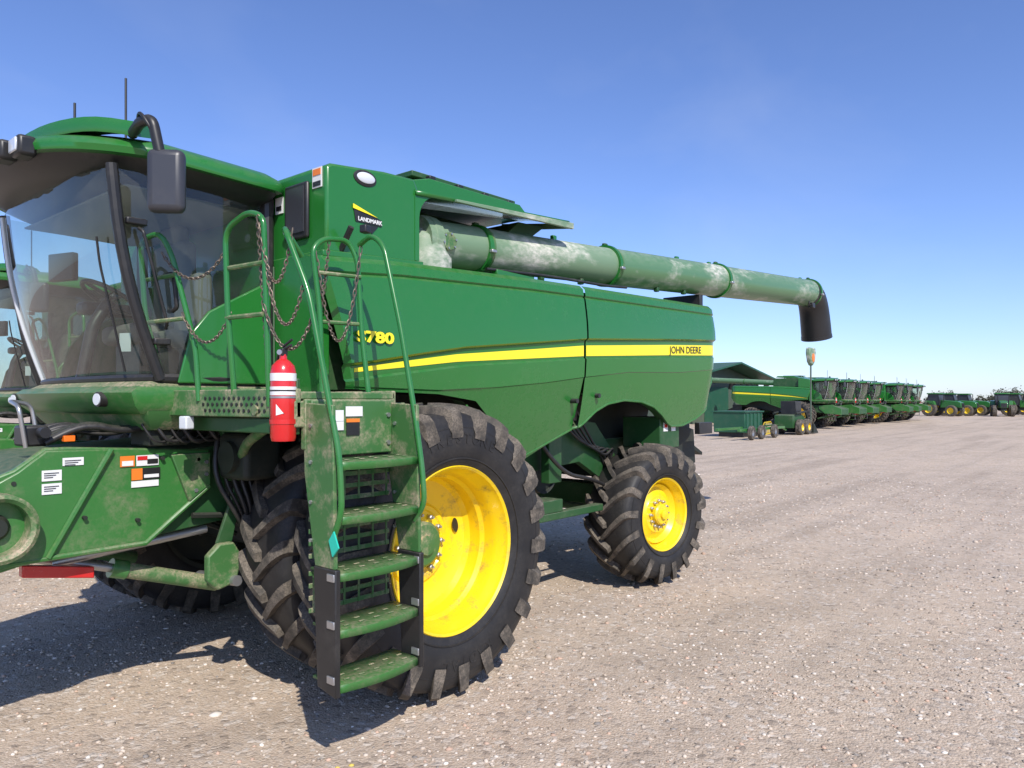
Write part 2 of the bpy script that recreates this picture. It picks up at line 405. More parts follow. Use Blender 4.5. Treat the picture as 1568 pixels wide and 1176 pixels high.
for x,z in ((5.5,1.98),(5.86,2.03)):
    cyl('panel_latch',(x,3.84,z),(x,3.92,z),0.022,'black',n=16)
box('front_bulkhead',2.84,2.90,3.97,7.03,1.99,2.95,'green')
box('bulkhead_rib',2.825,2.84,4.50,4.53,2.0,2.9,'dgreen')
prism('upper_box',[(2.86,2.93),(2.86,3.49),(2.90,3.515),(3.35,3.565),(3.62,3.575),(3.66,3.5),(3.66,2.97)],3.95,7.05,'green',bevel=0.02)
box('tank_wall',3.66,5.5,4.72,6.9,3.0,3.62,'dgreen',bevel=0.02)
prism('trim_rib',[(2.80,2.895),(3.66,2.945),(3.66,2.98),(2.80,2.935)],3.90,3.96,'green')
v=[];f=[]
xs=list(np.linspace(3.62,5.5,12))
for x in xs:
    t=(x-3.62)/1.88
    zo=3.49+0.13*t
    for (y,z) in ((3.93,zo-0.03),(3.93,zo),(4.0,zo+0.02),(4.45,zo+0.10),(4.75,zo+0.13)): v.append((x,y,z))
for i in range(len(xs)-1):
    for k in range(4): f.append((i*5+k,i*5+k+1,i*5+k+6,i*5+k+5))
mk('auger_canopy',v,f,'green',solid=0.02)
prism('canopy_edge',[(4.0,3.480),(5.52,3.545),(5.52,3.60),(4.0,3.50)],3.895,3.925,'augerdust',bevel=0.004)
prism('canopy_end_edge',[(3.925,3.60),(3.925,3.55),(4.75,3.66),(4.75,3.72)],5.50,5.52,'augerdust',axis='x',bevel=0.003)
prism('canopy_end_bracket',[(5.1,3.58),(5.48,3.60),(5.2,3.42),(4.9,3.42)],4.2,4.75,'dgreen')
pts=[(3.66,2.99)]+[(3.66+0.20*(1-math.cos(a)),3.30+0.19*math.sin(a)) for a in np.linspace(0,math.pi/2,7)]+[(3.62,3.50),(3.62,2.99)]
prism('opening_corner',pts,3.945,4.0,'green',bevel=0)
prism('tank_cover',[(3.7,3.62),(5.45,3.70),(5.3,3.80),(4.15,3.78),(3.8,3.68)],4.35,6.6,'green',bevel=0.01)
prism('tank_cover_lid',[(4.05,3.80),(5.35,3.83),(5.35,3.86),(4.05,3.845)],4.45,5.4,'dgreen',bevel=0.006)
for k in range(4): box('cover_hinge',4.2+0.33*k,4.27+0.33*k,4.40,4.47,3.79,3.83,'black')
prism('tank_front_ridge',[(3.0,3.53),(3.5,3.60),(3.7,3.64),(3.7,3.55),(3.0,3.5)],4.3,6.6,'green')
box('monitor_frame',2.83,2.858,4.12,4.38,3.05,3.42,'black',bevel=0.02)
box('monitor_glass',2.822,2.832,4.15,4.35,3.09,3.39,'grey',bevel=0.0)
box('warning_label',2.852,2.858,4.43,4.52,3.26,3.37,'white',bevel=0); box('warning_label_b',2.848,2.853,4.445,4.505,3.28,3.31,'black',bevel=0)
box('warning_label_c',2.852,2.858,3.99,4.09,3.36,3.49,'white',bevel=0); box('warning_label_d',2.848,2.853,4.0,4.08,3.44,3.48,'orange',bevel=0); box('warning_label_e',2.848,2.853,4.0,4.08,3.37,3.40,'black',bevel=0)
cyl('tank_latch',(2.82,4.35,3.12),(2.86,4.35,3.12),0.03,'steel')
def oval(name,x,y,z,a,b,th,mat):
    n=28;v=[];f=[]
    for (s,yy) in ((1,y),(1,y-th*0.6),(0.85,y-th),(0.0,y-th*1.1)):
        for k in range(n):
            t=2*math.pi*k/n; v.append((x+a*s*math.cos(t),yy,z+b*s*math.sin(t)))
    for i in range(3):
        for k in range(n): f.append((i*n+k,i*n+(k+1)%n,(i+1)*n+(k+1)%n,(i+1)*n+k))
    mk(name,v,f,mat,smooth=40)
oval('work_lamp_bezel',3.17,3.952,3.475,0.096,0.054,0.012,'black')
oval('work_lamp',3.17,3.942,3.475,0.075,0.036,0.012,'lens')
prism('dealer_decal',[(3.07,3.275),(3.31,3.215),(3.31,3.172),(3.09,3.172)],3.944,3.948,'black',bevel=0)
prism('dealer_decal_top',[(3.065,3.285),(3.065,3.255),(3.27,3.226)],3.938,3.942,'stripe',bevel=0)
prism('dealer_decal_low',[(3.17,3.168),(3.28,3.168),(3.225,3.11)],3.944,3.948,'black',bevel=0)
text('dealer_text','LANDMARK',(3.105,3.940,3.182),0.038,'white',bold=0.001,sx=1.0)
text('model_number','S780',(2.985,3.800,2.365),0.098,'stripe',bold=0.004,sx=1.62)
zc=interp(7.25,STR); ang=-math.atan(0.07/1.43)
text('maker_name','JOHN DEERE',(7.24,3.842,zc-0.036),0.110,'black',bold=0.0005,sx=1.22,rot=(math.pi/2,ang,0))
def ax(x):
    t=(x-4.2)/7.9
    return Vector((x,4.24-0.29*t,3.235+0.465*t))
def augsec(name,x0,x1,r0,r1,mat):
    v,f=tubedata([ax(x0+(x1-x0)*k/8) for k in range(9)],[r0+(r1-r0)*k/8 for k in range(9)],48); mk(name,v,f,mat)
augsec('auger_inner',4.02,6.46,0.178,0.186,'augerdust')
augsec('auger_middle',6.46,8.88,0.192,0.200,'auger')
augsec('auger_outer',8.88,12.05,0.200,0.205,'auger')
for x,r in ((4.56,0.20),(6.44,0.213),(8.88,0.222),(12.03,0.225)):
    augsec('auger_collar',x-0.022,x+0.022,r,r,'green'); augsec('auger_collar_b',x+0.03,x+0.055,r-0.008,r-0.008,'dirty')
    p=ax(x); box('collar_clamp',x-0.03,x+0.03,p.y-0.02,p.y+0.02,p.z+r-0.01,p.z+r+0.02,'dgreen')
    box('collar_bolt_lug',x-0.03,x+0.03,p.y-r-0.02,p.y-r+0.02,p.z-0.06,p.z-0.03,'steel')
v,f=tubedata([Vector((3.98,4.27,2.95)),Vector((3.98,4.27,3.1)),Vector((3.99,4.27,3.2)),Vector((4.05,4.26,3.225))],[0.24,0.24,0.22,0.14],32); mk('auger_elbow',v,f,'augerdust')
lathe('auger_end_cap',[(0.205,0.02),(0.205,-0.03),(0.17,-0.06),(0.05,-0.08),(0.001,-0.082)],Matrix.Translation(ax(3.98))@Matrix.Rotation(-math.pi/2,4,'Z'),'augerdust')
v,f=tubedata([ax(3.9),ax(4.04)],[0.2,0.2],40);mk('auger_gearcase',v,f,'augerdust')
v=[]
for k in range(6):
    t=math.pi/3*k+0.3; v.append((4.08+0.085*math.cos(t),4.063,3.22+0.075*math.sin(t)))
v+=[(a,b-0.012,c) for a,b,c in v]
mk('inspection_plate',v,[tuple(range(6)),tuple(range(11,5,-1))]+[(k,(k+1)%6,6+(k+1)%6,6+k) for k in range(6)],'dirty')
for k in range(6):
    t=math.pi/3*k+0.3; x=4.08+0.068*math.cos(t); z=3.22+0.058*math.sin(t); cyl('plate_bolt',(x,4.055,z),(x,4.042,z),0.008,'steel',n=8)
box('auger_saddle',8.3,8.38,4.0,4.5,3.08,3.27,'black')
box('auger_bracket',4.6,5.1,4.02,4.08,3.02,3.07,'green')
hose('auger_hose',[(4.5,4.05,3.06),(5.3,4.0,3.1),(6.2,4.0,3.12),(6.6,4.0,3.15)],0.014,'black')
for x in (5.3,5.9,7.3,7.9): 
    p=ax(x); box('hose_clip',x,x+0.05,p.y-0.1,p.y-0.05,p.z-0.225,p.z-0.17,'dgreen')
for x in (5.6,7.9,8.7,11.7):
    p=ax(x); box('auger_top_tab',x-0.03,x+0.03,p.y-0.02,p.y+0.02,p.z+0.17,p.z+0.225,'green')
box('auger_lamp',11.55,11.66,3.72,3.80,3.40,3.48,'black'); tube('auger_lamp_arm',[(11.5,3.76,3.5),(11.5,3.76,3.44),(11.6,3.76,3.44)],0.012,'black')
sp=[Vector((11.95,3.955,3.69)),Vector((12.10,3.95,3.68)),Vector((12.22,3.95,3.60)),Vector((12.31,3.95,3.46)),Vector((12.38,3.95,3.25)),Vector((12.44,3.95,3.02))]
sp2=chaikin(sp,2); v,f=tubedata(sp2,[0.21+0.025*k/len(sp2) for k in range(len(sp2))],28); mk('auger_spout',v,f,'black',smooth=50)
v,f=tubedata([Vector((12.43,3.95,3.05)),Vector((12.445,3.95,3.0))],[0.236,0.24],28); mk('spout_band',v,f,'black')
cyl('camera_post',(2.98,3.97,2.95),(2.98,3.85,3.10),0.02,'black')

# ---------------- cab
BOW=0.10
def wx(y,z):
    t=(z-2.13)/(3.32-2.13)
    d=abs(y-YC)/0.95
    edge=2.06-0.27*t-0.05*math.sin(math.pi*t)
    return edge-(1-d**2.4)*BOW
v=[];f=[];ny,nz=25,15
for j in range(nz):
    z=2.13+(3.34-2.13)*j/(nz-1)
    for i in range(ny):
        y=4.55+1.9*i/(ny-1); v.append((wx(y,z),y,z))
for j in range(nz-1):
    for i in range(ny-1): f.append((j*ny+i,j*ny+i+1,(j+1)*ny+i+1,(j+1)*ny+i))
mk('windscreen',v,f,'glass',smooth=80)
for yy,s in ((4.55,-1),(6.45,1)):
    v=[];f=[];nx=9
    for j in range(9):
        z=2.13+1.21*j/8
        for i in range(nx):
            u=i/(nx-1); x=wx(4.55,z)+(2.80-wx(4.55,z))*u
            v.append((x,yy+s*0.05*math.sin(math.pi*u)*0.8,z))
    for j in range(8):
        for i in range(nx-1): f.append((j*nx+i,j*nx+i+1,(j+1)*nx+i+1,(j+1)*nx+i))
    mk('side_glass',v,f,'glass',smooth=80)
    zz=np.linspace(2.11,3.36,9)
    v,f=tubedata([Vector((wx(4.55,z)+0.01,yy+s*0.005,z)) for z in zz],0.034,10); mk('cab_pillar',v,f,'black')
    v,f=tubedata([Vector((2.80,yy+s*0.01,z)) for z in zz],0.045,10); mk('cab_rear_pillar',v,f,'black')
    v,f=tubedata([Vector((wx(4.55,2.13)+(2.8-2.06)*k/6,yy+s*0.04*math.sin(math.pi*k/6),2.12)) for k in range(7)],0.028,8); mk('cab_sill',v,f,'black')
    y0,y1=sorted((yy+s*0.062,yy+s*0.042))
    prism('door_lower_panel',[(2.16,2.09),(2.24,2.40),(2.36,2.55),(2.80,2.80),(2.80,2.09)],y0,y1,'green',bevel=0.01)
v,f=tubedata([Vector((wx(y,2.13)-0.005,y,2.12)) for y in np.linspace(4.55,6.45,20)],0.025,8); mk('windscreen_seal',v,f,'black')
v,f=tubedata([Vector((wx(6.45,z)-0.012,6.43,z)) for z in np.linspace(2.12,3.34,10)],0.016,8); mk('windscreen_edge_highlight',v,f,'lens')  # near-white tube draws the highlight along the far glass edge
v,f=tubedata([Vector((wx(6.45,z)+0.01,6.47,z)) for z in np.linspace(2.12,3.34,10)],0.03,8); mk('far_pillar',v,f,'black')
tube('wiper',[(wx(4.8,2.2)-0.04,4.72,2.16),(wx(4.7,2.8)-0.035,4.70,2.8),(wx(4.68,3.0)-0.03,4.68,2.95)],0.007,'black')
tube('door_handle',[(2.10,4.50,2.75),(2.12,4.46,2.75),(2.14,4.46,2.55),(2.13,4.50,2.53)],0.014,'black',rad=0.02)
tube('door_grab_rail',[(1.93,4.50,3.0),(1.94,4.46,2.98),(2.08,4.46,2.45),(2.09,4.50,2.42)],0.010,'black',rad=0.02)
box('door_hinge',1.86,1.98,4.49,4.53,3.02,3.06,'black'); box('door_hinge_b',2.02,2.12,4.49,4.53,2.32,2.36,'black')
def planring(z,inset=0,rear=2.86,hw=0.99,bow=0.11,xe=1.98):
    pts=[]
    for y in np.linspace(YC-hw+inset,YC+hw-inset,21):
        d=abs(y-YC)/hw; pts.append((xe+inset-(1-d**2.4)*bow,y,z))
    pts+=[(rear-inset,YC+hw-inset,z),(rear-inset,YC-hw+inset,z)]
    return pts
def loft(name,rings,mat,smooth=40,capb=True,capt=True):
    v=[];f=[];n=len(rings[0])
    for r in rings: v+=r
    for i in range(len(rings)-1):
        for k in range(n): f.append((i*n+k,i*n+(k+1)%n,(i+1)*n+(k+1)%n,(i+1)*n+k))
    if capb: f.append(tuple(range(n)))
    if capt: f.append(tuple(range((len(rings)-1)*n,len(rings)*n)))
    return mk(name,v,f,mat,smooth=smooth)
loft('cab_base',[planring(1.80,0.10),planring(1.88,0.02,),planring(2.02,-0.02),planring(2.07,-0.01),planring(2.10,0.05)],'dirty')
loft('cab_front_skirt',[planring(1.90,0.03,xe=1.94,bow=0.13),planring(1.95,-0.02,xe=1.92,bow=0.13),planring(2.03,-0.03,xe=1.90,bow=0.13),planring(2.065,-0.01,xe=1.93,bow=0.13)],'fgreen')
for yy in (4.75,6.25):
    xx=1.90-(1-(abs(yy-YC)/0.99)**2.4)*0.13
    cyl('head_lamp_bezel',(xx-0.045,yy-0.01,1.99),(xx+0.05,yy,1.99),0.045,'black'); cyl('head_lamp',(xx-0.052,yy-0.012,1.99),(xx+0.02,yy,1.99),0.035,'lens')
def roofring(z,inset,xf=0.0):
    pts=[];hw=1.14-inset
    n=31
    for i in range(n):
        u=-1+2*i/(n-1)
        y=YC+hw*math.copysign(abs(u)**0.85,u)
        d=abs(y-YC)/hw
        pts.append((1.42+inset*1.0+0.40*d**2.2+0.12*d**8+xf,y,z))
    rx=2.86-inset*0.6
    for k in range(6):
        a=k/5*math.pi/2; pts.append((rx-0.12+0.12*math.sin(a),YC+hw-0.12+0.12*math.cos(a),z))
    for k in range(6):
        a=k/5*math.pi/2; pts.append((rx-0.12+0.12*math.cos(a),YC-hw+0.12-0.12*math.sin(a),z))
    return [(x,y,z0-0.035*((x-1.4)/1.4)+0.05*(1-((y-YC)/1.1)**2)) for x,y,z0 in pts]
loft('cab_roof_liner',[roofring(3.29,0.2),roofring(3.36,0.08),roofring(3.42,0.03)],'black')
loft('cab_roof',[roofring(3.41,0.04),roofring(3.415,0.0),roofring(3.45,-0.01),roofring(3.49,0.01),roofring(3.53,0.08),roofring(3.575,0.24),roofring(3.61,0.5),roofring(3.63,0.8)],'green',smooth=50)
bp_=chaikin([(1.58,5.35,3.565),(1.62,4.98,3.60),(1.74,4.62,3.60),(1.90,4.38,3.545)],2)
v=[];f=[]
for i,p in enumerate(bp_):
    d=(bp_[min(i+1,len(bp_)-1)]-bp_[max(i-1,0)]).normalized(); n_=Vector((d.y,-d.x,0)).normalized()
    if n_.x>0: n_=-n_
    for a_,z_ in ((0.045,-0.055),(0.055,-0.02),(0.045,0.030),(0.0,0.042),(-0.10,0.035),(-0.16,0.0)): v.append(p+n_*a_+Vector((0,0,z_)))
for i in range(len(bp_)-1):
    for k in range(5): f.append((i*6+k,i*6+k+1,i*6+k+7,i*6+k+6))
f.append(tuple(range(6))); f.append(tuple(range((len(bp_)-1)*6,len(bp_)*6)))
mk('roof_brow',v,f,'green',smooth=40)
for yy in (4.98,5.16,5.84,6.02):
    xx=1.42+0.40*(abs(yy-YC)/1.14)**2.2
    box('roof_lamp_housing',xx-0.06,xx+0.04,yy-0.075,yy+0.075,3.405,3.525,'black',bevel=0.02)
    box('roof_lamp',xx-0.072,xx-0.058,yy-0.06,yy+0.06,3.425,3.505,'lens',bevel=0.01)
cyl('gps_receiver',(2.0,5.45,3.62),(2.0,5.45,3.735),0.07,'black',r2=0.05)
cyl('antenna',(2.2,5.33,3.6),(2.2,5.33,4.21),0.008,'black',n=6); cyl('antenna_short',(2.05,5.82,3.6),(2.05,5.82,4.12),0.009,'black',n=6)
tube('mirror_arm',[(1.86,4.42,3.52),(1.82,4.22,3.53),(1.84,4.12,3.53),(1.87,4.10,3.35)],0.030,'black',rad=0.08)
hose('mirror_cable',[(1.84,4.3,3.53),(1.80,4.2,3.58),(1.80,4.12,3.52),(1.87,4.1,3.40)],0.010,'black')
def rbox(name,c,sx,sy,sz,mat,rotz=0,bev=0.03):
    ob=box(name,-sx/2,sx/2,-sy/2,sy/2,-sz/2,sz/2,mat,bevel=bev)
    ob.data.transform(Matrix.Translation(c)@Matrix.Rotation(rotz,4,'Z')); ob.modifiers['bev'].segments=4; return ob
rbox('mirror',(1.90,4.08,3.19),0.20,0.085,0.35,'grey',math.radians(-44),0.04)
rbox('mirror_far',(1.80,6.95,3.19),0.21,0.085,0.36,'grey',math.radians(60),0.038)
tube('mirror_arm_far',[(1.86,6.58,3.52),(1.80,6.8,3.53),(1.80,6.93,3.50),(1.80,6.94,3.35)],0.026,'black',rad=0.08)
box('cab_rear_wall',2.78,2.82,4.6,6.4,2.1,2.65,'trim'); box('cab_floor',2.08,2.8,4.6,6.4,2.08,2.12,'black')
box('headliner',1.9,2.8,4.62,6.38,3.27,3.285,'trim')
rbox('seat_cushion',(2.42,5.5,2.45),0.46,0.5,0.14,'seat',0,0.05); rbox('seat_back',(2.62,5.5,2.82),0.13,0.48,0.66,'seat',0,0.05); rbox('seat_head',(2.62,5.5,3.2),0.11,0.28,0.16,'seat',0,0.04)
box('seat_pedestal',2.28,2.56,5.3,5.7,2.1,2.4,'black'); rbox('armrest_console',(2.35,5.88,2.66),0.5,0.16,0.09,'grey',0,0.03); rbox('monitor',(2.02,5.95,2.95),0.05,0.26,0.2,'black',0.3,0.01)
rbox('instructor_seat',(2.5,4.98,2.6),0.12,0.36,0.5,'seat',0,0.04); rbox('instructor_cushion',(2.4,4.98,2.4),0.3,0.36,0.1,'seat',0,0.04)
tube('steering_column',[(1.98,5.5,2.12),(2.05,5.5,2.5),(2.16,5.5,2.68)],0.04,'black')
cen=Vector((2.17,5.5,2.70)); nrm=Vector((0.5,0,0.86)).normalized(); a=nrm.cross(Vector((0,1,0))).normalized(); b=Vector((0,1,0))
v,f=tubedata([cen+a*0.2*math.cos(t)+b*0.2*math.sin(t) for t in np.linspace(0,2*math.pi,33)],0.016,8); mk('steering_wheel',v,f,'black')
cyl('wheel_spoke',cen-b*0.19,cen+b*0.19,0.014,'black',n=8); cyl('wheel_spoke_b',cen,cen+a*0.19,0.014,'black',n=8)
rbox('label_in_cab',(2.06,5.0,2.36),0.005,0.09,0.12,'white',0.4,0.001)

# ---------------- platform & rails
prism('platform_deck',[(2.14,4.56),(2.26,3.36),(2.92,3.36),(2.84,4.56)],1.99,2.03,'dirty',axis='z')
prism('platform_front_rail',[(2.12,4.60),(2.245,3.36),(2.275,3.36),(2.15,4.60)],1.89,2.045,'dirty',axis='z')
for r_,z in ((0,1.925),(1,1.96),(2,1.995)):
    for k in range(13):
        y=3.62+k*0.045+(0.02 if r_==1 else 0); x=2.245-(y-3.36)*0.125/1.24-0.0005
        cyl('rail_perforation',(x-0.0035,y,z),(x+0.01,y,z),0.011,'black',n=8)
box('platform_edge_block',2.2,2.34,3.36,3.55,1.84,1.98,'dirty')
box('platform_rear_rail',2.90,2.93,3.36,4.5,1.91,2.04,'dirty')
for k,y in enumerate((3.7,3.95,4.2,4.42)):
    cyl('deck_brace',(2.2,y,1.93),(2.9,y,1.93),0.03,'dirty',n=8)
prism('platform_support',[(2.45,1.95),(2.75,1.95),(2.65,1.45),(2.55,1.45)],4.55,4.62,'dgreen')
tube('platform_strut',[(2.32,3.6,1.9),(2.45,4.2,1.72),(2.6,4.6,1.5)],0.03,'dirty',rad=0.1)
box('platform_crossmember',2.24,2.32,3.5,4.5,1.80,1.885,'dgreen')
GR='green'
def loop(name,pts,r=0.0165): tube(name,pts,r,GR,rad=0.09,n=10)
loop('rail_front_inner',[(2.13,4.56,2.0),(2.02,4.62,2.5),(1.99,4.62,2.96),(2.02,4.42,2.98),(2.06,4.36,2.85),(2.15,4.25,2.3),(2.16,4.23,1.98)])
for z in (2.46,2.72):
    cyl('rail_rung',(2.03,4.62-(z-2.4)*0.02,z),(2.12-(z-2.4)*0.12,4.28+(z-2.4)*0.2,z+0.01),0.014,'dirty',n=8)
loop('rail_front_outer',[(2.21,3.91,1.95),(2.17,3.92,2.5),(2.16,3.93,2.95),(2.18,3.72,3.02),(2.2,3.60,2.98),(2.22,3.60,2.4),(2.23,3.59,1.95)])
for z in (2.45,2.73): cyl('rail_rung',(2.17,3.93,z),(2.2,3.60,z),0.014,'dirty',n=8)
loop('ladder_handrail_front',[(2.44,3.60,2.80),(2.30,3.56,2.93),(2.25,3.46,2.88),(2.28,3.30,2.55),(2.30,3.16,2.0),(2.31,3.08,1.70),(2.31,3.06,1.42),(2.31,3.12,1.30)])
loop('ladder_handrail_rear',[(2.86,3.62,2.93),(2.86,3.50,2.98),(2.87,3.40,2.90),(2.88,3.26,2.4),(2.88,3.14,1.9),(2.88,3.08,1.6),(2.88,3.06,1.40),(2.88,3.14,1.30)])
loop('platform_rail_rear',[(2.62,3.66,2.0),(2.62,3.68,2.5),(2.58,3.70,2.88),(2.66,3.70,2.95),(2.84,3.70,2.97),(2.88,3.66,2.85),(2.88,3.62,2.4),(2.88,3.55,2.0)])
for z in (2.45,2.74): cyl('rail_rung',(2.61,3.69,z),(2.88,3.63,z),0.013,'dirty',n=8)
rbox('tail_camera',(2.86,3.56,3.02),0.06,0.05,0.05,'black',0.3,0.01)
def chain(name,p0,p1,sag,n=24):
    p0=Vector(p0);p1=Vector(p1);V=[];F=[]
    pos=[p0.lerp(p1,k/n)-Vector((0,0,sag*4*(k/n)*(1-k/n))) for k in range(n+1)]
    for k in range(n):
        a,b=pos[k],pos[k+1]; c=(a+b)/2; d=(b-a); L=d.length; d.normalize()
        u=d.cross(Vector((0.3,0.5,0.8))).normalized(); w=d.cross(u)
        if k%2: u,w=w,u
        pts=[c+d*(L*0.72)*math.cos(t)+u*0.009*math.sin(t) for t in np.linspace(0,2*math.pi,9)]
        vv,ff=tubedata(pts,0.0034,5,False); o=len(V); V+=vv; F+=[tuple(q+o for q in g) for g in ff]
    mk(name,V,F,'chain',smooth=60)
chain('chain_gate_a',(2.03,4.42,2.86),(2.17,3.93,2.84),0.16,26)
chain('chain_gate_b',(2.10,4.31,2.50),(2.19,3.92,2.48),0.17,26)
chain('chain_gate_c',(2.18,3.62,2.98),(2.28,3.45,2.9),0.32,30)
chain('chain_gate_d',(2.21,3.60,2.72),(2.28,3.34,2.62),0.28,30)
chain('chain_gate_e',(2.2,3.6,2.5),(2.3,3.28,2.45),0.22,26)
chain('chain_gate_f',(2.86,3.60,2.92),(2.60,3.69,2.86),0.55,44)
chain('chain_gate_g',(2.70,3.70,2.94),(2.62,3.69,2.5),0.05,24)
chain('chain_gate_h',(2.2,3.66,3.0),(2.24,3.6,2.0),0.02,44)
# ladder
for side,x0,x1 in (('front',2.295,2.318),('rear',2.872,2.895)):
    prism('ladder_stringer_'+side,[(3.12,1.96),(3.375,1.97),(3.365,1.60),(3.27,1.12),(3.10,1.12),(3.11,1.6)],x0,x1,'dirty',axis='x')
    prism('ladder_guard_'+side,[(3.085,1.12),(3.275,1.12),(3.24,0.50),(3.085,0.47)],x0-0.006,x1+0.004,'black',axis='x')
    for z in (0.56,0.84,1.08): 
        box('guard_clip',x0-0.014,x0-0.004,3.09,3.15,z-0.02,z+0.02,'steel',bevel=0.003)
    for z in (1.25,1.45,1.66,1.85): cyl('stringer_bolt',(x0-0.01,3.30,z),(x0+0.005,3.30,z),0.011,'steel',n=6)
for i,z in enumerate((0.53,0.81,1.10,1.39,1.67)):
    y1=3.36-0.02*(i<2)
    v=[];f=[];nn=9
    for k in range(nn):
        x=2.318+(2.872-2.318)*k/(nn-1); bow=0.04*math.sin(math.pi*k/(nn-1))
        for (y,zz) in ((y1-0.02,z),(3.13-bow,z),(3.105-bow,z-0.006),(3.10-bow,z-0.045)): v.append((x,y,zz))
    for k in range(nn-1):
        for q in range(3): f.append((k*4+q,k*4+q+1,k*4+q+5,k*4+q+4))
    mk('ladder_step_%d'%i,v,f,'fgreen',solid=0.012)
    for k in range(5):
        x=2.38+k*0.10; box('step_grip',x,x+0.035,3.13,3.145,z+0.0015,z+0.006,'dirty',bevel=0.002); box('step_grip',x+0.02,x+0.055,3.20,3.215,z+0.0015,z+0.006,'dirty',bevel=0.002)
for z0 in (0.83,1.12,1.41):
    for k in range(4): box('riser_slat',2.32,2.87,3.352,3.362,z0+0.02+k*0.066,z0+0.045+k*0.066,'dirty',bevel=0.002)
    for q in range(6): box('riser_upright',2.34+q*0.1,2.352+q*0.1,3.348,3.352,z0+0.02,z0+0.24,'dirty',bevel=0.0)
box('ladder_top_riser',2.318,2.872,3.33,3.345,1.68,1.985,'dirty')
box('ladder_top_box',2.29,2.9,3.345,3.39,1.72,1.99,'dirty')
for (x0,x1,z0,z1,m) in ((2.46,2.52,1.87,1.93,'white'),(2.535,2.65,1.895,1.95,'white'),(2.46,2.52,1.82,1.868,'white'),(2.54,2.63,1.79,1.86,'black'),(2.54,2.63,1.862,1.882,'orange')):
    box('step_label',x0,x1,3.322,3.326,z0,z1,m,bevel=0)
for x in (2.35,2.84): 
    for z in (1.74,1.9): cyl('riser_bolt',(x,3.33,z),(x,3.318,z),0.014,'steel',n=6)
prism('flag_tape',[(3.09,1.32),(3.05,1.24),(3.10,1.19),(3.13,1.27)],2.28,2.288,'teal',axis='x',bevel=0)
box('marker_lamp',3.13,3.20,3.46,3.52,1.86,1.95,'amber',bevel=0.012); tube('marker_arm',[(2.93,3.5,1.92),(3.05,3.5,1.9),(3.14,3.5,1.9)],0.012,'black')
box('fender_flap',2.93,3.06,3.42,3.95,1.90,1.97,'dirty')
def vlathe(name,prof,x,y,mat,n=32):
    v=[];f=[]
    for (r,z) in prof:
        for k in range(n):
            t=2*math.pi*k/n; v.append((x+r*math.cos(t),y+r*math.sin(t),z))
    for i in range(len(prof)-1):
        for k in range(n): f.append((i*n+k,i*n+(k+1)%n,(i+1)*n+(k+1)%n,(i+1)*n+k))
    return mk(name,v,f,mat,smooth=40)
xx,yy=2.205,3.42
vlathe('fire_extinguisher_body',[(0.001,1.765),(0.06,1.77),(0.066,1.79),(0.066,2.13),(0.058,2.165),(0.035,2.19),(0.02,2.2),(0.018,2.225),(0.001,2.23)],xx,yy,'red')
vlathe('extinguisher_label',[(0.0675,2.085),(0.0675,2.125)],xx,yy,'white'); vlathe('extinguisher_label_b',[(0.0675,2.01),(0.0675,2.055)],xx,yy,'white'); vlathe('extinguisher_label_c',[(0.0680,2.03),(0.0680,2.038)],xx,yy,'black'); vlathe('extinguisher_strap',[(0.069,1.995),(0.069,2.005)],xx,yy,'steel')
vlathe('extinguisher_strap_b',[(0.0700,1.86),(0.0700,1.885)],xx,yy,'red')
v=[];
for k in range(5):
    t=math.radians(205+k*9); v.append((xx+0.068*math.cos(t),yy+0.068*math.sin(t),1.965-0.013*k)); 
for k in range(4,-1,-1):
    t=math.radians(205+k*9); v.append((xx+0.068*math.cos(t),yy+0.068*math.sin(t),1.905-0.0+0.003*k))
mk('extinguisher_diamond',v,[(0,1,8,9),(1,2,7,8),(2,3,6,7),(3,4,5,6)],'white')
rbox('extinguisher_valve',(xx,yy,2.235),0.035,0.035,0.04,'black',0,0.005)
tube('extinguisher_handle',[(xx,yy,2.25),(xx+0.01,yy-0.06,2.27)],0.008,'black'); tube('extinguisher_lever',[(xx,yy,2.265),(xx+0.01,yy-0.065,2.30)],0.007,'black')
cyl('extinguisher_gauge',(xx-0.03,yy-0.01,2.235),(xx-0.015,yy,2.235),0.014,'steel',n=12)
hose('extinguisher_hose',[(xx,yy+0.03,2.24),(xx+0.02,yy+0.09,2.2),(xx+0.01,yy+0.08,2.05),(xx+0.01,yy+0.075,1.9)],0.009,'black')
box('extinguisher_bracket',xx+0.06,xx+0.085,yy-0.03,yy+0.05,1.8,2.1,'dgreen')

# ---------------- feeder house
fh=[(0.95,1.45),(1.345,1.60),(1.50,1.715),(1.62,1.715),(2.47,1.66),(2.47,1.42),(2.30,1.30),(2.06,1.09),(1.40,1.07),(0.95,0.98)]
prism('feeder_house_side',fh,4.69,4.74,'fgreen',bevel=0.012)
prism('feeder_house_side_far',fh,6.26,6.31,'fgreen',bevel=0.012)
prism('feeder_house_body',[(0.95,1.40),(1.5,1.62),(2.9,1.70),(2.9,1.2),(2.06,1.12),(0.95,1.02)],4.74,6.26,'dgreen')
prism('feeder_overlap_plate',[(1.02,1.40),(1.36,1.59),(1.50,1.70),(1.83,1.69),(1.50,1.10),(1.40,1.085),(1.02,1.02)],4.668,4.69,'fgreen',bevel=0.008)
v,f=tubedata([Vector((1.845,4.672,1.69)),Vector((1.51,4.672,1.095))],0.018,8); mk('feeder_rib',v,f,'fgreen')
v,f=tubedata([Vector((1.32,4.68,1.09)),Vector((2.05,4.68,1.10)),Vector((2.22,4.68,1.235)),Vector((2.46,4.68,1.42))],0.016,8); mk('feeder_edge_rib',v,f,'fgreen')
prism('feeder_rear_bracket',[(2.2,1.64),(2.46,1.64),(2.46,1.43),(2.32,1.33)],4.66,4.69,'dirty')
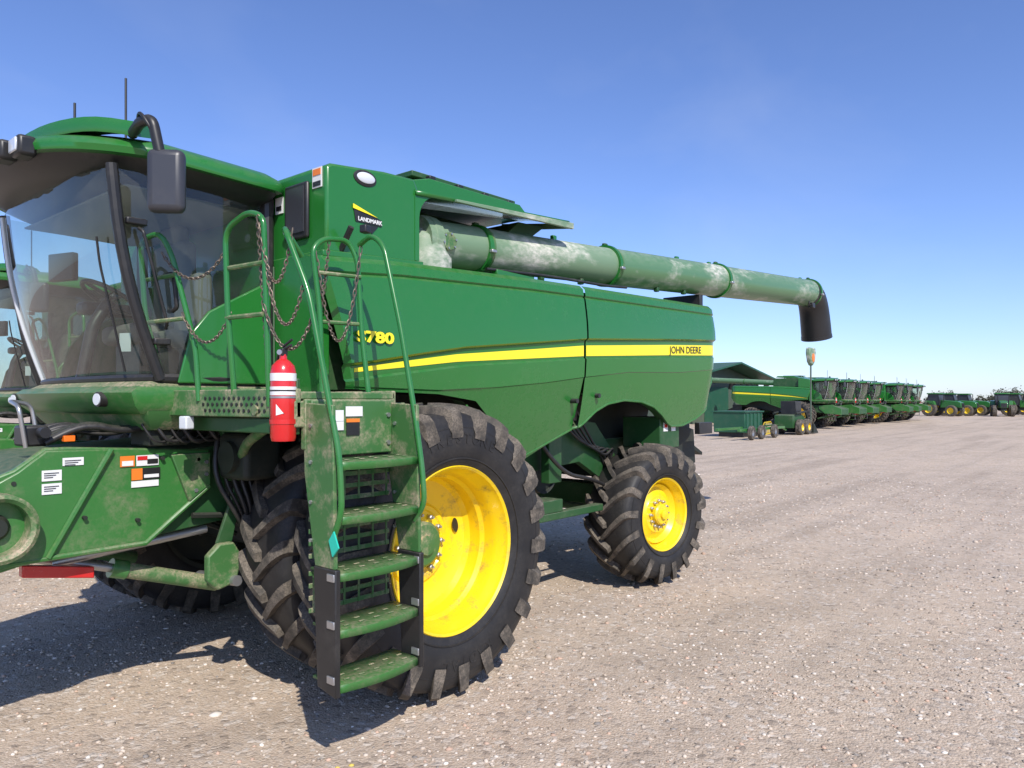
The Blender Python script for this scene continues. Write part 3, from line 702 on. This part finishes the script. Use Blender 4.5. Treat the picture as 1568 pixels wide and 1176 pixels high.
lathe('shaft_shield',[(0.14,0.06),(0.145,-0.12),(0.165,-0.14),(0.185,-0.13),(0.19,0.06)],Matrix.Translation((1.25,4.69,1.30)),'dirty',n=40)
lathe('shaft_coupler',[(0.001,-0.06),(0.05,-0.06),(0.07,-0.03),(0.08,0.05),(0.14,0.05)],Matrix.Translation((1.25,4.68,1.30)),'dark',n=24)
def lab(x0,x1,z0,z1,m,y=4.682): box('feeder_label',x0,x1,y,y+0.004,z0,z1,m,bevel=0)
for (x0,x1,z0,z1) in ((1.475,1.575,1.53,1.59),(1.475,1.575,1.455,1.515),(1.58,1.69,1.61,1.655)):
    lab(x0,x1,z0,z1,'white',4.662)
    for k in range(3): lab(x0+0.01,x1-0.015*(k+1),z1-0.018-k*0.012,z1-0.014-k*0.012,'grey',4.6585)
lab(1.90,1.985,1.58,1.645,'orange'); lab(1.91,1.975,1.585,1.615,'white',4.679)
lab(1.995,2.13,1.58,1.645,'white'); lab(2.0,2.06,1.615,1.64,'red',4.679); lab(2.06,2.125,1.59,1.62,'black',4.679)
lab(1.965,2.14,1.495,1.565,'black'); lab(1.965,2.03,1.495,1.565,'orange',4.679); lab(2.04,2.13,1.505,1.525,'white',4.679); lab(1.965,2.13,1.45,1.488,'white')
for x,z in ((1.34,1.53),(2.15,1.62),(2.38,1.60),(1.7,1.3),(2.0,1.25)): cyl('feeder_bolt',(x,4.66,z),(x,4.70,z),0.012,'dark',n=10)
for x,z in ((2.43,1.50),(2.43,1.58),(2.36,1.40)): cyl('bracket_bolt',(x,4.652,z),(x,4.67,z),0.014,'steel',n=6)
prism('front_frame_plate',[(2.55,1.7),(2.9,1.85),(2.95,1.2),(2.75,1.05),(2.6,1.2)],4.66,4.70,'dark')
prism('cross_plate',[(2.38,0.98),(2.46,1.05),(2.56,1.05),(2.62,0.95),(2.58,0.78),(2.45,0.75),(2.38,0.82)],4.54,4.60,'dirty',bevel=0.012)
prism('cross_plate_ear',[(2.47,1.04),(2.58,1.04),(2.66,1.40),(2.60,1.40)],4.60,4.63,'dgreen')
cyl('lift_cylinder',(2.60,4.85,0.72),(1.95,4.90,0.93),0.050,'dirty'); cyl('lift_rod',(1.95,4.90,0.93),(1.45,4.93,1.08),0.028,'steel')
cyl('lift_cylinder_cap',(2.02,4.895,0.907),(1.93,4.90,0.936),0.06,'green')
cyl('lift_cylinder_far',(2.60,6.15,0.72),(1.95,6.10,0.93),0.055,'dgreen')
cyl('cylinder_pin',(2.56,4.50,0.80),(2.56,5.0,0.76),0.035,'steel')
prism('safety_stop',[(1.42,1.05),(1.80,0.98),(1.80,0.91),(1.42,0.98)],4.80,4.86,'red')
cyl('lower_shaft',(1.6,4.9,1.02),(2.5,4.8,1.12),0.03,'steel')
box('coupler_block',1.42,1.55,4.78,4.95,1.72,1.84,'black',bevel=0.015)
tube('coupler_handle',[(1.42,4.74,1.72),(1.38,4.72,1.95),(1.40,4.95,1.98),(1.52,4.98,1.96),(1.55,4.96,1.74)],0.012,'steel',rad=0.05)
cyl('coupler_knob',(1.5,4.75,1.80),(1.5,4.68,1.80),0.03,'black'); box('amber_reflector',1.60,1.66,4.70,4.74,1.745,1.78,'amber',bevel=0.004)
rnd=random.Random(5)
for k in range(12):
    y=4.72+0.05*k; o=rnd.uniform(-0.06,0.06)
    hose('hydraulic_hose',[(1.52,y+0.03,1.74),(1.70+o,y,1.84+o*0.5),(1.95,y-0.03+o,1.78+o*0.4),(2.2+o,y+0.02,1.86),(2.5,y+0.1,1.78),(2.8,y+0.1,1.70)],rnd.choice((0.012,0.016,0.02)),rnd.choice(('black','black','dark')))
for k in range(7): hose('wire_loom',[(2.0+0.08*k,4.62,1.84),(2.06+0.08*k,4.58,1.70+0.02*rnd.random()),(2.2+0.08*k,4.62,1.74),(2.3+0.08*k,4.66,1.88)],rnd.choice((0.008,0.012,0.016)),'black')
for k in range(6): hose('axle_hose',[(2.5+0.05*k,4.62,1.8),(2.42+0.06*k,4.56,1.5),(2.55+0.04*k,4.5,1.25),(2.7,4.6,1.05)],rnd.choice((0.012,0.018)),'black')
box('valve_block',2.05,2.3,4.64,4.9,1.70,1.80,'dark',bevel=0.01)
rbox('gearbox',(2.62,4.45,1.62),0.28,0.3,0.3,'dark',0.1,0.04); cyl('gearbox_hub',(2.45,4.45,1.62),(2.75,4.45,1.62),0.1,'dark')
rbox('front_work_lamp',(2.15,4.36,1.85),0.06,0.07,0.08,'lens',0.2,0.01)
for k in range(14): cyl('lower_hose_run',(2.35+0.02*rnd.random(),4.7+0.08*k,1.2+0.1*rnd.random()),(2.75,4.7+0.08*k,0.95+0.3*rnd.random()),0.02,'dark',n=6)
prism('inner_side_frame',[(2.75,1.98),(3.3,1.98),(3.3,1.0),(2.85,1.0)],4.60,4.65,'dark')
PAR[0]=None
bpy.context.view_layer.update()

# ---------------- joined copy used for the other parked combines
dg=bpy.context.evaluated_depsgraph_get()
bmj=bmesh.new(); mats=[]
for ch in [o for o in scene.objects if o.parent==main]:
    if ch.name.startswith('chain') : continue
    me=bpy.data.meshes.new_from_object(ch.evaluated_get(dg))
    mt=ch.data.materials[0]
    if mt not in mats: mats.append(mt)
    idx=mats.index(mt)
    me.transform(Matrix.Translation(-C0))
    n0=len(bmj.faces); bmj.from_mesh(me); bmj.faces.ensure_lookup_table()
    for fc in bmj.faces[n0:]: fc.material_index=idx
    bpy.data.meshes.remove(me)
cm=bpy.data.meshes.new('parked_combine_mesh'); bmj.to_mesh(cm); bmj.free()
for m in mats: cm.materials.append(m)
def clone(x,y,rot):
    o=bpy.data.objects.new('combine_harvester',cm); o.location=(x,y,0); o.rotation_euler=(0,0,rot); scene.collection.objects.link(o); return o
clone(4.7,11.2,0)
for k in range(7): clone(55.0+4.9*k+random.uniform(-.25,.25),18.0+random.uniform(-.6,.6),math.pi/2+random.uniform(-.06,.06))

# ---------------- ground
m,nt,b=newmat('gravel_ground')
tc=N(nt,'ShaderNodeTexCoord')
def vor(sc):
    n=N(nt,'ShaderNodeTexVoronoi',Scale=sc); nt.links.new(tc.outputs['Object'],n.inputs['Vector']); return n
def noi(sc,det=6.0,r=0.6,src=None):
    n=N(nt,'ShaderNodeTexNoise',Scale=sc,Detail=det,Roughness=r); nt.links.new(src or tc.outputs['Object'],n.inputs['Vector']); return n
v1=vor(62.0); v2=vor(24.0); big=noi(0.12,2.0); med=noi(1.1,5.0,0.7); fine=noi(90.0,3.0,0.75)
s1=N(nt,'ShaderNodeSeparateColor'); nt.links.new(v1.outputs['Color'],s1.inputs[0])
s2=N(nt,'ShaderNodeSeparateColor'); nt.links.new(v2.outputs['Color'],s2.inputs[0])
c1=ramp(nt,[(0.0,(0.30,0.235,0.175)),(0.25,(0.51,0.415,0.32)),(0.6,(0.57,0.47,0.37)),(0.85,(0.50,0.375,0.275)),(1.0,(0.70,0.62,0.53))],s1.outputs[0])
c2=ramp(nt,[(0.0,(0.31,0.25,0.20)),(0.5,(0.53,0.445,0.36)),(1.0,(0.68,0.61,0.53))],s2.outputs[0])
dirt=ramp(nt,[(0.3,(0.51,0.405,0.305)),(0.7,(0.63,0.52,0.41))],fine.outputs['Fac'])
stone2=ramp(nt,[(0.66,0.0),(0.70,1.0)],s2.outputs[1])
cc=mix(nt,0.5,dirt.outputs[0],c1.outputs[0])
cc=mix(nt,mth(nt,'MULTIPLY',stone2.outputs[0],0.75),cc,c2.outputs[0])
tone=ramp(nt,[(0.28,(0.80,0.785,0.77)),(0.48,(0.97,0.965,0.96)),(0.72,(1.08,1.06,1.04))],med.outputs['Fac'])
mm=nt.nodes.new('ShaderNodeMix'); mm.data_type='RGBA'; mm.blend_type='MULTIPLY'; mm.inputs[0].default_value=0.9
nt.links.new(cc,mm.inputs[6]); nt.links.new(tone.outputs[0],mm.inputs[7])
mp=N(nt,'ShaderNodeMapping'); mp.inputs['Scale'].default_value=(0.07,1.1,1.0); mp.inputs['Rotation'].default_value=(0,0,0.22); nt.links.new(tc.outputs['Object'],mp.inputs[0])
trk=noi(1.0,3.0,0.55,mp.outputs[0])
tone2=ramp(nt,[(0.36,(0.86,0.855,0.85)),(0.47,(1.0,1.0,1.0)),(0.62,(1.05,1.04,1.02))],trk.outputs['Fac'])
m3=nt.nodes.new('ShaderNodeMix'); m3.data_type='RGBA'; m3.blend_type='MULTIPLY'; m3.inputs[0].default_value=1
nt.links.new(mm.outputs[2],m3.inputs[6]); nt.links.new(tone2.outputs[0],m3.inputs[7])
tone3=ramp(nt,[(0.35,(0.93,0.92,0.91)),(0.65,(1.04,1.03,1.02))],big.outputs['Fac'])
m4=nt.nodes.new('ShaderNodeMix'); m4.data_type='RGBA'; m4.blend_type='MULTIPLY'; m4.inputs[0].default_value=1
nt.links.new(m3.outputs[2],m4.inputs[6]); nt.links.new(tone3.outputs[0],m4.inputs[7])
nt.links.new(m4.outputs[2],b.inputs['Base Color']); b.inputs['Roughness'].default_value=0.95; b.inputs['Specular IOR Level'].default_value=0.10
hh=mth(nt,'ADD',mth(nt,'MULTIPLY',v1.outputs['Distance'],-0.8),mth(nt,'MULTIPLY',fine.outputs['Fac'],0.7))
hh=mth(nt,'ADD',hh,mth(nt,'MULTIPLY',mth(nt,'MULTIPLY',v2.outputs['Distance'],-1.6),stone2.outputs[0]))
bp=N(nt,'ShaderNodeBump',Strength=0.7,Distance=0.011); nt.links.new(hh,bp.inputs['Height']); nt.links.new(bp.outputs[0],b.inputs['Normal'])
groundmat=m
xs=np.concatenate([[-3000,-300,-60,-20],np.arange(-12,40,0.4),[45,60,90,150,400,3000]])
ys=np.concatenate([[-3000,-300,-60,-20],np.arange(-12,30,0.4),[36,50,90,150,400,3000]])
V=[];F=[]
for x in xs:
    for y in ys:
        z=0.0
        if -12<x<39 and -12<y<29: z=0.010*math.sin(x*1.7+0.6*y)*math.sin(y*1.3-0.4*x)+0.006*math.sin(3.1*x+2.2*y)-0.008
        V.append((x,y,z))
ny=len(ys)
for i in range(len(xs)-1):
    for j in range(ny-1): F.append((i*ny+j,(i+1)*ny+j,(i+1)*ny+j+1,i*ny+j+1))
mk('gravel_ground',V,F,groundmat,recalc=False,smooth=180)
bm=bmesh.new(); bmesh.ops.create_icosphere(bm,subdivisions=1,radius=1); bv=np.array([v.co[:] for v in bm.verts]); bf=np.array([[v.index for v in f.verts] for f in bm.faces]); bm.free()
NP=46000
r=1.6+ (np.random.rand(NP)**1.15)*20; th=np.radians(-18+np.random.rand(NP)*118)
px=r*np.cos(th); py=r*np.sin(th)
keep=np.random.rand(NP)<np.clip(0.62+0.5*np.sin(px*1.3+1.7*np.sin(py*0.9))*np.sin(py*1.1+1.3*np.sin(px*0.7)),0.12,1)
px,py,r=px[keep],py[keep],r[keep]; NP=len(px)
sz=0.004+0.013*np.random.rand(NP)**2.2+0.0005*r
big_=np.random.rand(NP)<0.006; sz[big_]*=1.9
ang=np.random.rand(NP)*6.28
jit=1+0.34*(np.random.rand(NP,len(bv),3)-0.5)
vv=bv[None]*jit*np.stack([sz*(0.8+0.6*np.random.rand(NP)),sz*(0.7+0.4*np.random.rand(NP)),sz*(0.40+0.3*np.random.rand(NP))],1)[:,None,:]
ca,sa=np.cos(ang)[:,None],np.sin(ang)[:,None]
gz=0.010*np.sin(px*1.7+0.6*py)*np.sin(py*1.3-0.4*px)+0.006*np.sin(3.1*px+2.2*py)-0.008
X=vv[...,0]*ca-vv[...,1]*sa+px[:,None]; Y=vv[...,0]*sa+vv[...,1]*ca+py[:,None]; Z=vv[...,2]+(sz*0.10+gz)[:,None]
co=np.stack([X,Y,Z],-1).reshape(-1,3)
fa=(bf[None]+ (np.arange(NP)*len(bv))[:,None,None]).reshape(-1,3)
me=bpy.data.meshes.new('gravel_stones'); me.vertices.add(len(co)); me.vertices.foreach_set('co',co.ravel())
me.loops.add(fa.size); me.loops.foreach_set('vertex_index',fa.ravel().astype(np.int32))
me.polygons.add(len(fa)); me.polygons.foreach_set('loop_start',np.arange(0,fa.size,3,dtype=np.int32)); me.update(calc_edges=True)
pal=np.array([(0.50,0.415,0.33),(0.57,0.48,0.39),(0.36,0.29,0.225),(0.64,0.57,0.49),(0.50,0.35,0.26),(0.27,0.24,0.21),(0.72,0.66,0.58)])
cl=pal[np.random.choice(7,NP,p=[.28,.24,.15,.10,.12,.08,.03])]*(0.85+0.3*np.random.rand(NP,1))
gr=(np.random.rand(NP)<0.14)&(np.hypot(px-1.9,py-2.6)<1.0)
cl[gr]=(0.66,0.50,0.12)
ca_=me.color_attributes.new('col','FLOAT_COLOR','POINT')
ca_.data.foreach_set('color',np.concatenate([np.repeat(cl,len(bv),0),np.ones((len(co),1))],1).ravel())
m,nt,b=newmat('stone'); at=N(nt,'ShaderNodeAttribute'); at.attribute_name='col'; nt.links.new(at.outputs['Color'],b.inputs['Base Color']); b.inputs['Roughness'].default_value=0.9; b.inputs['Specular IOR Level'].default_value=0.2
me.materials.append(m); ob=bpy.data.objects.new('gravel_stones',me); scene.collection.objects.link(ob)

# ---------------- background objects
def tractor(x,y,rot,tank=False):
    e=empty('tractor' if not tank else 'sprayer_tractor',(x,y,0)); 
    T=Matrix.Translation((x,y,0))@Matrix.Rotation(rot,4,'Z')
    start=set(scene.objects)
    PAR[0]=None
    for sx,R_,yy in ((-1.4,0.72,0.95),(1.3,0.95,0.95)):
        for s in (-1,1):
            c=(sx,s*yy,R_)
            lathe('tractor_tire',[(R_*0.55,-0.25),(R_*0.9,-0.25),(R_,-0.18),(R_,0.18),(R_*0.9,0.25),(R_*0.55,0.25)],Matrix.Translation(c),'lug',n=28)
            lathe('tractor_rim',[(R_*0.56,-0.2),(R_*0.5,-0.1),(0.2,-0.02),(0.01,-0.05)],Matrix.Translation(c),'yellow',n=24)
            lathe('tractor_rim_in',[(R_*0.56,0.2),(R_*0.5,0.1),(0.2,0.02),(0.01,0.05)],Matrix.Translation(c),'yellow',n=24)
    prism('hood',[(-2.4,1.1),(-2.35,1.75),(-1.9,1.95),(0.2,2.1),(0.2,1.1)],-0.42,0.42,'green',bevel=0.08)
    box('chassis',-2.2,1.8,-0.3,0.3,0.7,1.15,'dark'); box('grille',-2.43,-2.38,-0.33,0.33,1.15,1.7,'black')
    prism('cab_glass_box',[(0.2,1.4),(0.1,2.1),(0.3,2.85),(1.5,2.85),(1.7,2.1),(1.6,1.4)],-0.7,0.7,'grey')
    for a,bb in (((0.1,2.1),(0.3,2.85)),((0.2,1.3),(0.1,2.1)),((1.7,2.1),(1.5,2.85))):
        for s in (-0.72,0.72): cyl('cab_post',(a[0],s,a[1]),(bb[0],s,bb[1]),0.04,'black',n=6)
    box('cab_roof',0.1,1.7,-0.85,0.85,2.85,3.02,'green',bevel=0.06)
    for s in (-1,1): prism('fender',[(0.5,1.5),(0.7,1.98),(1.6,2.05),(2.1,1.6),(2.0,1.5)],min(s*0.7,s*1.2),max(s*0.7,s*1.2),'green')
    cyl('exhaust',(-0.3,0.5,1.9),(-0.3,0.5,2.9),0.05,'black',n=10)
    if tank: 
        cyl('spray_tank',(2.0,0,1.75),(3.6,0,1.75),0.75,'tankplastic'); box('tank_frame',1.8,3.8,-0.6,0.6,0.8,1.05,'green')
    for o in set(scene.objects)-start:
        if o.data: o.data.transform(T)
        finish(o,e)
def camw(F_,R_): return (0.766*F_+0.643*R_,0.643*F_-0.766*R_)
for F_,R_,ro,tk in ((96,56.0,1.3,0),(99,59.6,1.5,0),(103,64,1.45,0),(95,63.0,0.2,1),(98,67.6,1.5,0),(104,74,1.3,0)):
    x,y=camw(F_,R_); tractor(x,y,ro,bool(tk))
sh=empty('metal_shed',(64.5,36,0)); PAR[0]=sh
prism('walls',[(55.5,0),(73.4,0),(73.4,3.9),(64.4,5.3),(55.5,3.9)],29,50,'shed',bevel=0)
for s,(xa,za,xb,zb) in enumerate(((64.4,5.5,74.4,3.95),(54.4,3.95,64.4,5.5))):
    prism('roof',[(xa,za),(xb,zb),(xb,zb-0.15),(xa,za-0.15)],27.0,50.6,'roof',bevel=0)
box('shed_door',61,66,28.95,29.0,0.02,3.2,'roof'); box('window',69,70.5,28.95,29.0,1.2,2.2,'black')
x,y=camw(41.5,12.7); d=empty('green_dumpster',(x,y,0)); PAR[0]=d
prism('bin',[(x-1.2,0.25),(x+1.15,0.25),(x+1.25,1.35),(x-1.3,1.35)],y-0.9,y+0.9,'roof',bevel=0.02)
for k in range(5): box('bin_rib',x-1.1+k*0.52,x-1.03+k*0.52,y-0.96,y-0.9,0.25,1.3,'roof')
box('bin_rim',x-1.35,x+1.3,y-0.98,y+0.98,1.35,1.43,'roof'); box('bin_skid',x-1.0,x+1.0,y-0.7,y+0.7,0.0,0.25,'black')
x,y=camw(39.5,13.6); d=empty('header_trailer',(x,y,0)); PAR[0]=d
box('trailer_beam',x-3.6,x+2.6,y-0.05,y+0.1,0.45,0.58,'green'); box('trailer_beam_b',x-3.4,x+1.0,y+1.2,y+1.35,0.45,0.58,'green')
tube('trailer_tongue',[(x+2.6,y,0.5),(x+3.4,y+0.4,0.45),(x+4.0,y+0.4,0.3)],0.05,'green')
for sx in (-2.5,-1.2,0.6):
    lathe('trailer_tire',[(0.18,-0.1),(0.33,-0.1),(0.36,-0.06),(0.36,0.06),(0.33,0.1),(0.18,0.1)],Matrix.Translation((x+sx,y-0.2,0.36)),'lug',n=24)
    lathe('trailer_rim',[(0.19,-0.08),(0.1,-0.04),(0.01,-0.04)],Matrix.Translation((x+sx,y-0.2,0.36)),'steel',n=20)
x,y=camw(44,16.6); d=empty('skid_steer_loader',(x,y,0)); PAR[0]=d
for sx in (-0.6,0.55):
    for s in (-0.75,0.75):
        lathe('loader_tire',[(0.22,-0.16),(0.42,-0.16),(0.46,-0.1),(0.46,0.1),(0.42,0.16),(0.22,0.16)],Matrix.Translation((x+sx,y+s,0.46)),'lug',n=24)
        lathe('loader_rim',[(0.24,-0.15),(0.2,-0.08),(0.01,-0.06)],Matrix.Translation((x+sx,y+s,0.46)),'yellow',n=20)
prism('loader_body',[(x-1.2,0.4),(x+1.0,0.4),(x+1.0,0.9),(x+0.4,1.15),(x-0.4,1.2),(x-1.2,1.15)],y-0.55,y+0.55,'dgreen',bevel=0.03)
prism('loader_cab',[(x-0.45,1.15),(x+0.55,1.1),(x+0.45,1.95),(x-0.45,1.98)],y-0.45,y+0.45,'black',bevel=0.03)
for s in (-0.65,0.65): tube('loader_arm',[(x-1.0,y+s,1.25),(x+0.6,y+s,1.35),(x+1.4,y+s,0.35)],0.07,'dark')
prism('bucket',[(x+1.3,0.05),(x+2.2,0.03),(x+1.5,0.6),(x+1.3,0.6)],y-0.9,y+0.9,'dark')
x,y=camw(42.5,14.9); d=empty('wheel_rake',(x,y,0)); PAR[0]=d
box('rake_frame',x-1.0,x+1.2,y-0.04,y+0.04,0.55,0.63,'dgreen')
for k in range(5):
    lathe('rake_wheel',[(0.36,-0.01),(0.38,0.0),(0.36,0.01),(0.34,0.0),(0.36,-0.01)],Matrix.Translation((x-0.9+0.45*k,y+0.1*k,0.42)),'yellow',n=20)
    for q in range(4): 
        a=q*math.pi/4; cyl('rake_spoke',(x-0.9+0.45*k-0.36*math.cos(a),y+0.1*k,0.42-0.36*math.sin(a)),(x-0.9+0.45*k+0.36*math.cos(a),y+0.1*k,0.42+0.36*math.sin(a)),0.012,'steel',n=5)
x,y=camw(47,19.0); d=empty('loading_auger_spout',(x,y,0)); PAR[0]=d
cyl('mast',(x,y,0),(x,y,4.5),0.05,'shed',n=10); cyl('mast_foot',(x,y,0),(x,y,0.15),0.3,'dark')
pts=[(x-0.42,5.42),(x+0.42,5.42),(x+0.48,5.1),(x+0.3,4.65),(x,4.45),(x-0.3,4.65),(x-0.48,5.1)]
prism('spout_hood',[(x+(a-x)*1.2,4.2+(b-4.45)*1.2) for a,b in pts],y-0.15,y+0.15,'augerdust',bevel=0.08); oval('spout_opening',x,y-0.16,4.72,0.24,0.28,0.02,'orange')
for F_,R_ in ((110,74.5),(112,79)):
    x,y=camw(F_,R_); d=empty('pickup_truck',(x,y,0)); PAR[0]=d
    prism('body',[(x-2.6,0.5),(x+2.6,0.5),(x+2.6,1.15),(x+0.6,1.15),(x+0.3,1.8),(x-0.9,1.8),(x-1.4,1.15),(x-2.6,1.05)],y-0.95,y+0.95,'white',bevel=0.06)
    prism('windows',[(x-0.8,1.2),(x+0.35,1.2),(x+0.2,1.7),(x-0.7,1.7)],y-0.97,y+0.97,'black',bevel=0)
    for sx in (-1.7,1.7):
        for s in (-0.85,0.85): cyl('wheel',(x+sx,y+s-0.12,0.4),(x+sx,y+s+0.12,0.4),0.4,'lug')
PAR[0]=None
m,nt,b=newmat('foliage'); tc=N(nt,'ShaderNodeTexCoord'); n1=N(nt,'ShaderNodeTexNoise',Scale=0.6,Detail=2.0); nt.links.new(tc.outputs['Object'],n1.inputs['Vector'])
rr=ramp(nt,[(0.3,(0.055,0.06,0.035)),(0.7,(0.12,0.115,0.075))],n1.outputs['Fac']); nt.links.new(rr.outputs[0],b.inputs['Base Color']); b.inputs['Roughness'].default_value=0.9
V=[];F=[]
rg=random.Random(9)
for k in range(75):
    F_=rg.uniform(240,330); s=rg.choice([rg.uniform(0.56,0.61),rg.uniform(0.63,0.80),rg.uniform(0.63,1.3),rg.uniform(0.66,0.72)]); x,y=camw(F_,F_*s)
    H=rg.uniform(3.2,6.8); Wd=H*rg.uniform(0.35,0.55)
    for (a,bb,r0) in [((0,0,0),(0,0,H*0.6),0.2)]+[((0,0,H*rg.uniform(.2,.4)),(rg.uniform(-1,1)*Wd*.7,rg.uniform(-1,1)*Wd*.7,H*rg.uniform(.55,.85)),0.09) for _ in range(5)]:
        vv_,ff_=tubedata([Vector(a)+Vector((x,y,0)),Vector(bb)+Vector((x,y,0))],[r0,r0*0.4],5); o=len(V); V+=vv_; F+=[tuple(q+o for q in g) for g in ff_]
    cl_=[(rg.uniform(-1,1)*Wd*.75,rg.uniform(-1,1)*Wd*.75,H*rg.uniform(.3,.9),H*rg.uniform(.10,.2)) for _ in range(12)]
    for (cx,cy,cz,cr) in cl_:
        for _ in range(26):
            dx,dy,dz=[rg.gauss(0,0.55)*cr for _ in range(3)]; sz_=rg.uniform(.12,.32)
            p=Vector((x+cx+dx,y+cy+dy,max(0.3,cz+dz))); a=Vector((rg.gauss(0,1),rg.gauss(0,1),rg.gauss(0,1))).normalized(); bb=a.orthogonal().normalized(); o=len(V)
            V+=[p+a*sz_,p+bb*sz_,p-a*sz_*0.8,p-bb*sz_]; F.append((o,o+1,o+2,o+3))
mk('distant_trees',V,F,m,smooth=0,recalc=False)

# ---------------- light & sky
E=math.radians(42); az=math.atan2(-0.51,-0.86)
S=Vector((-0.51*math.cos(E),-0.86*math.cos(E),math.sin(E))).normalized()
L=bpy.data.lights.new('sun','SUN'); L.energy=5.0; L.angle=math.radians(0.53); L.color=(1.0,0.955,0.88)
lo=bpy.data.objects.new('sun',L); lo.rotation_euler=(-S).to_track_quat('-Z','Y').to_euler(); lo.location=(0,0,30); scene.collection.objects.link(lo)
w=bpy.data.worlds.new('World'); scene.world=w; w.use_nodes=True; nt=w.node_tree
bg=nt.nodes['Background']; sky=N(nt,'ShaderNodeTexSky'); sky.sky_type='NISHITA'; sky.sun_disc=False; sky.sun_elevation=E; sky.sun_rotation=az%(2*math.pi)
sky.altitude=900; sky.air_density=1.0; sky.dust_density=0.7; sky.ozone_density=2.2
tc=N(nt,'ShaderNodeTexCoord'); mp=N(nt,'ShaderNodeMapping'); mp.inputs['Scale'].default_value=(1.0,2.6,4.0); mp.inputs['Rotation'].default_value=(0.3,0.2,0.6)
nt.links.new(tc.outputs['Generated'],mp.inputs[0]); cn=N(nt,'ShaderNodeTexNoise',Scale=1.2,Detail=5.0,Roughness=0.55,Distortion=0.3); nt.links.new(mp.outputs[0],cn.inputs['Vector'])
cr=ramp(nt,[(0.50,0.0),(0.85,0.12)],cn.outputs['Fac'])
tint=nt.nodes.new('ShaderNodeMix'); tint.data_type='RGBA'; tint.blend_type='MULTIPLY'; tint.inputs[0].default_value=1.0; tint.inputs[7].default_value=(0.92,1.0,1.34,1)
nt.links.new(sky.outputs[0],tint.inputs[6])
cl=mix(nt,cr.outputs[0],tint.outputs[2],(6.0,6.3,6.8))
nt.links.new(cl,bg.inputs['Color']); bg.inputs['Strength'].default_value=0.145
# ---------------- camera
cd=bpy.data.cameras.new('camera'); cam=bpy.data.objects.new('camera',cd); scene.collection.objects.link(cam)
cd.sensor_width=36; cd.lens=26.0; cd.shift_y=26/1568; cd.clip_end=6000; cd.clip_start=0.05
cam.location=(0,0,1.98); cam.rotation_euler=(math.radians(90),0,math.radians(-50)); scene.camera=cam
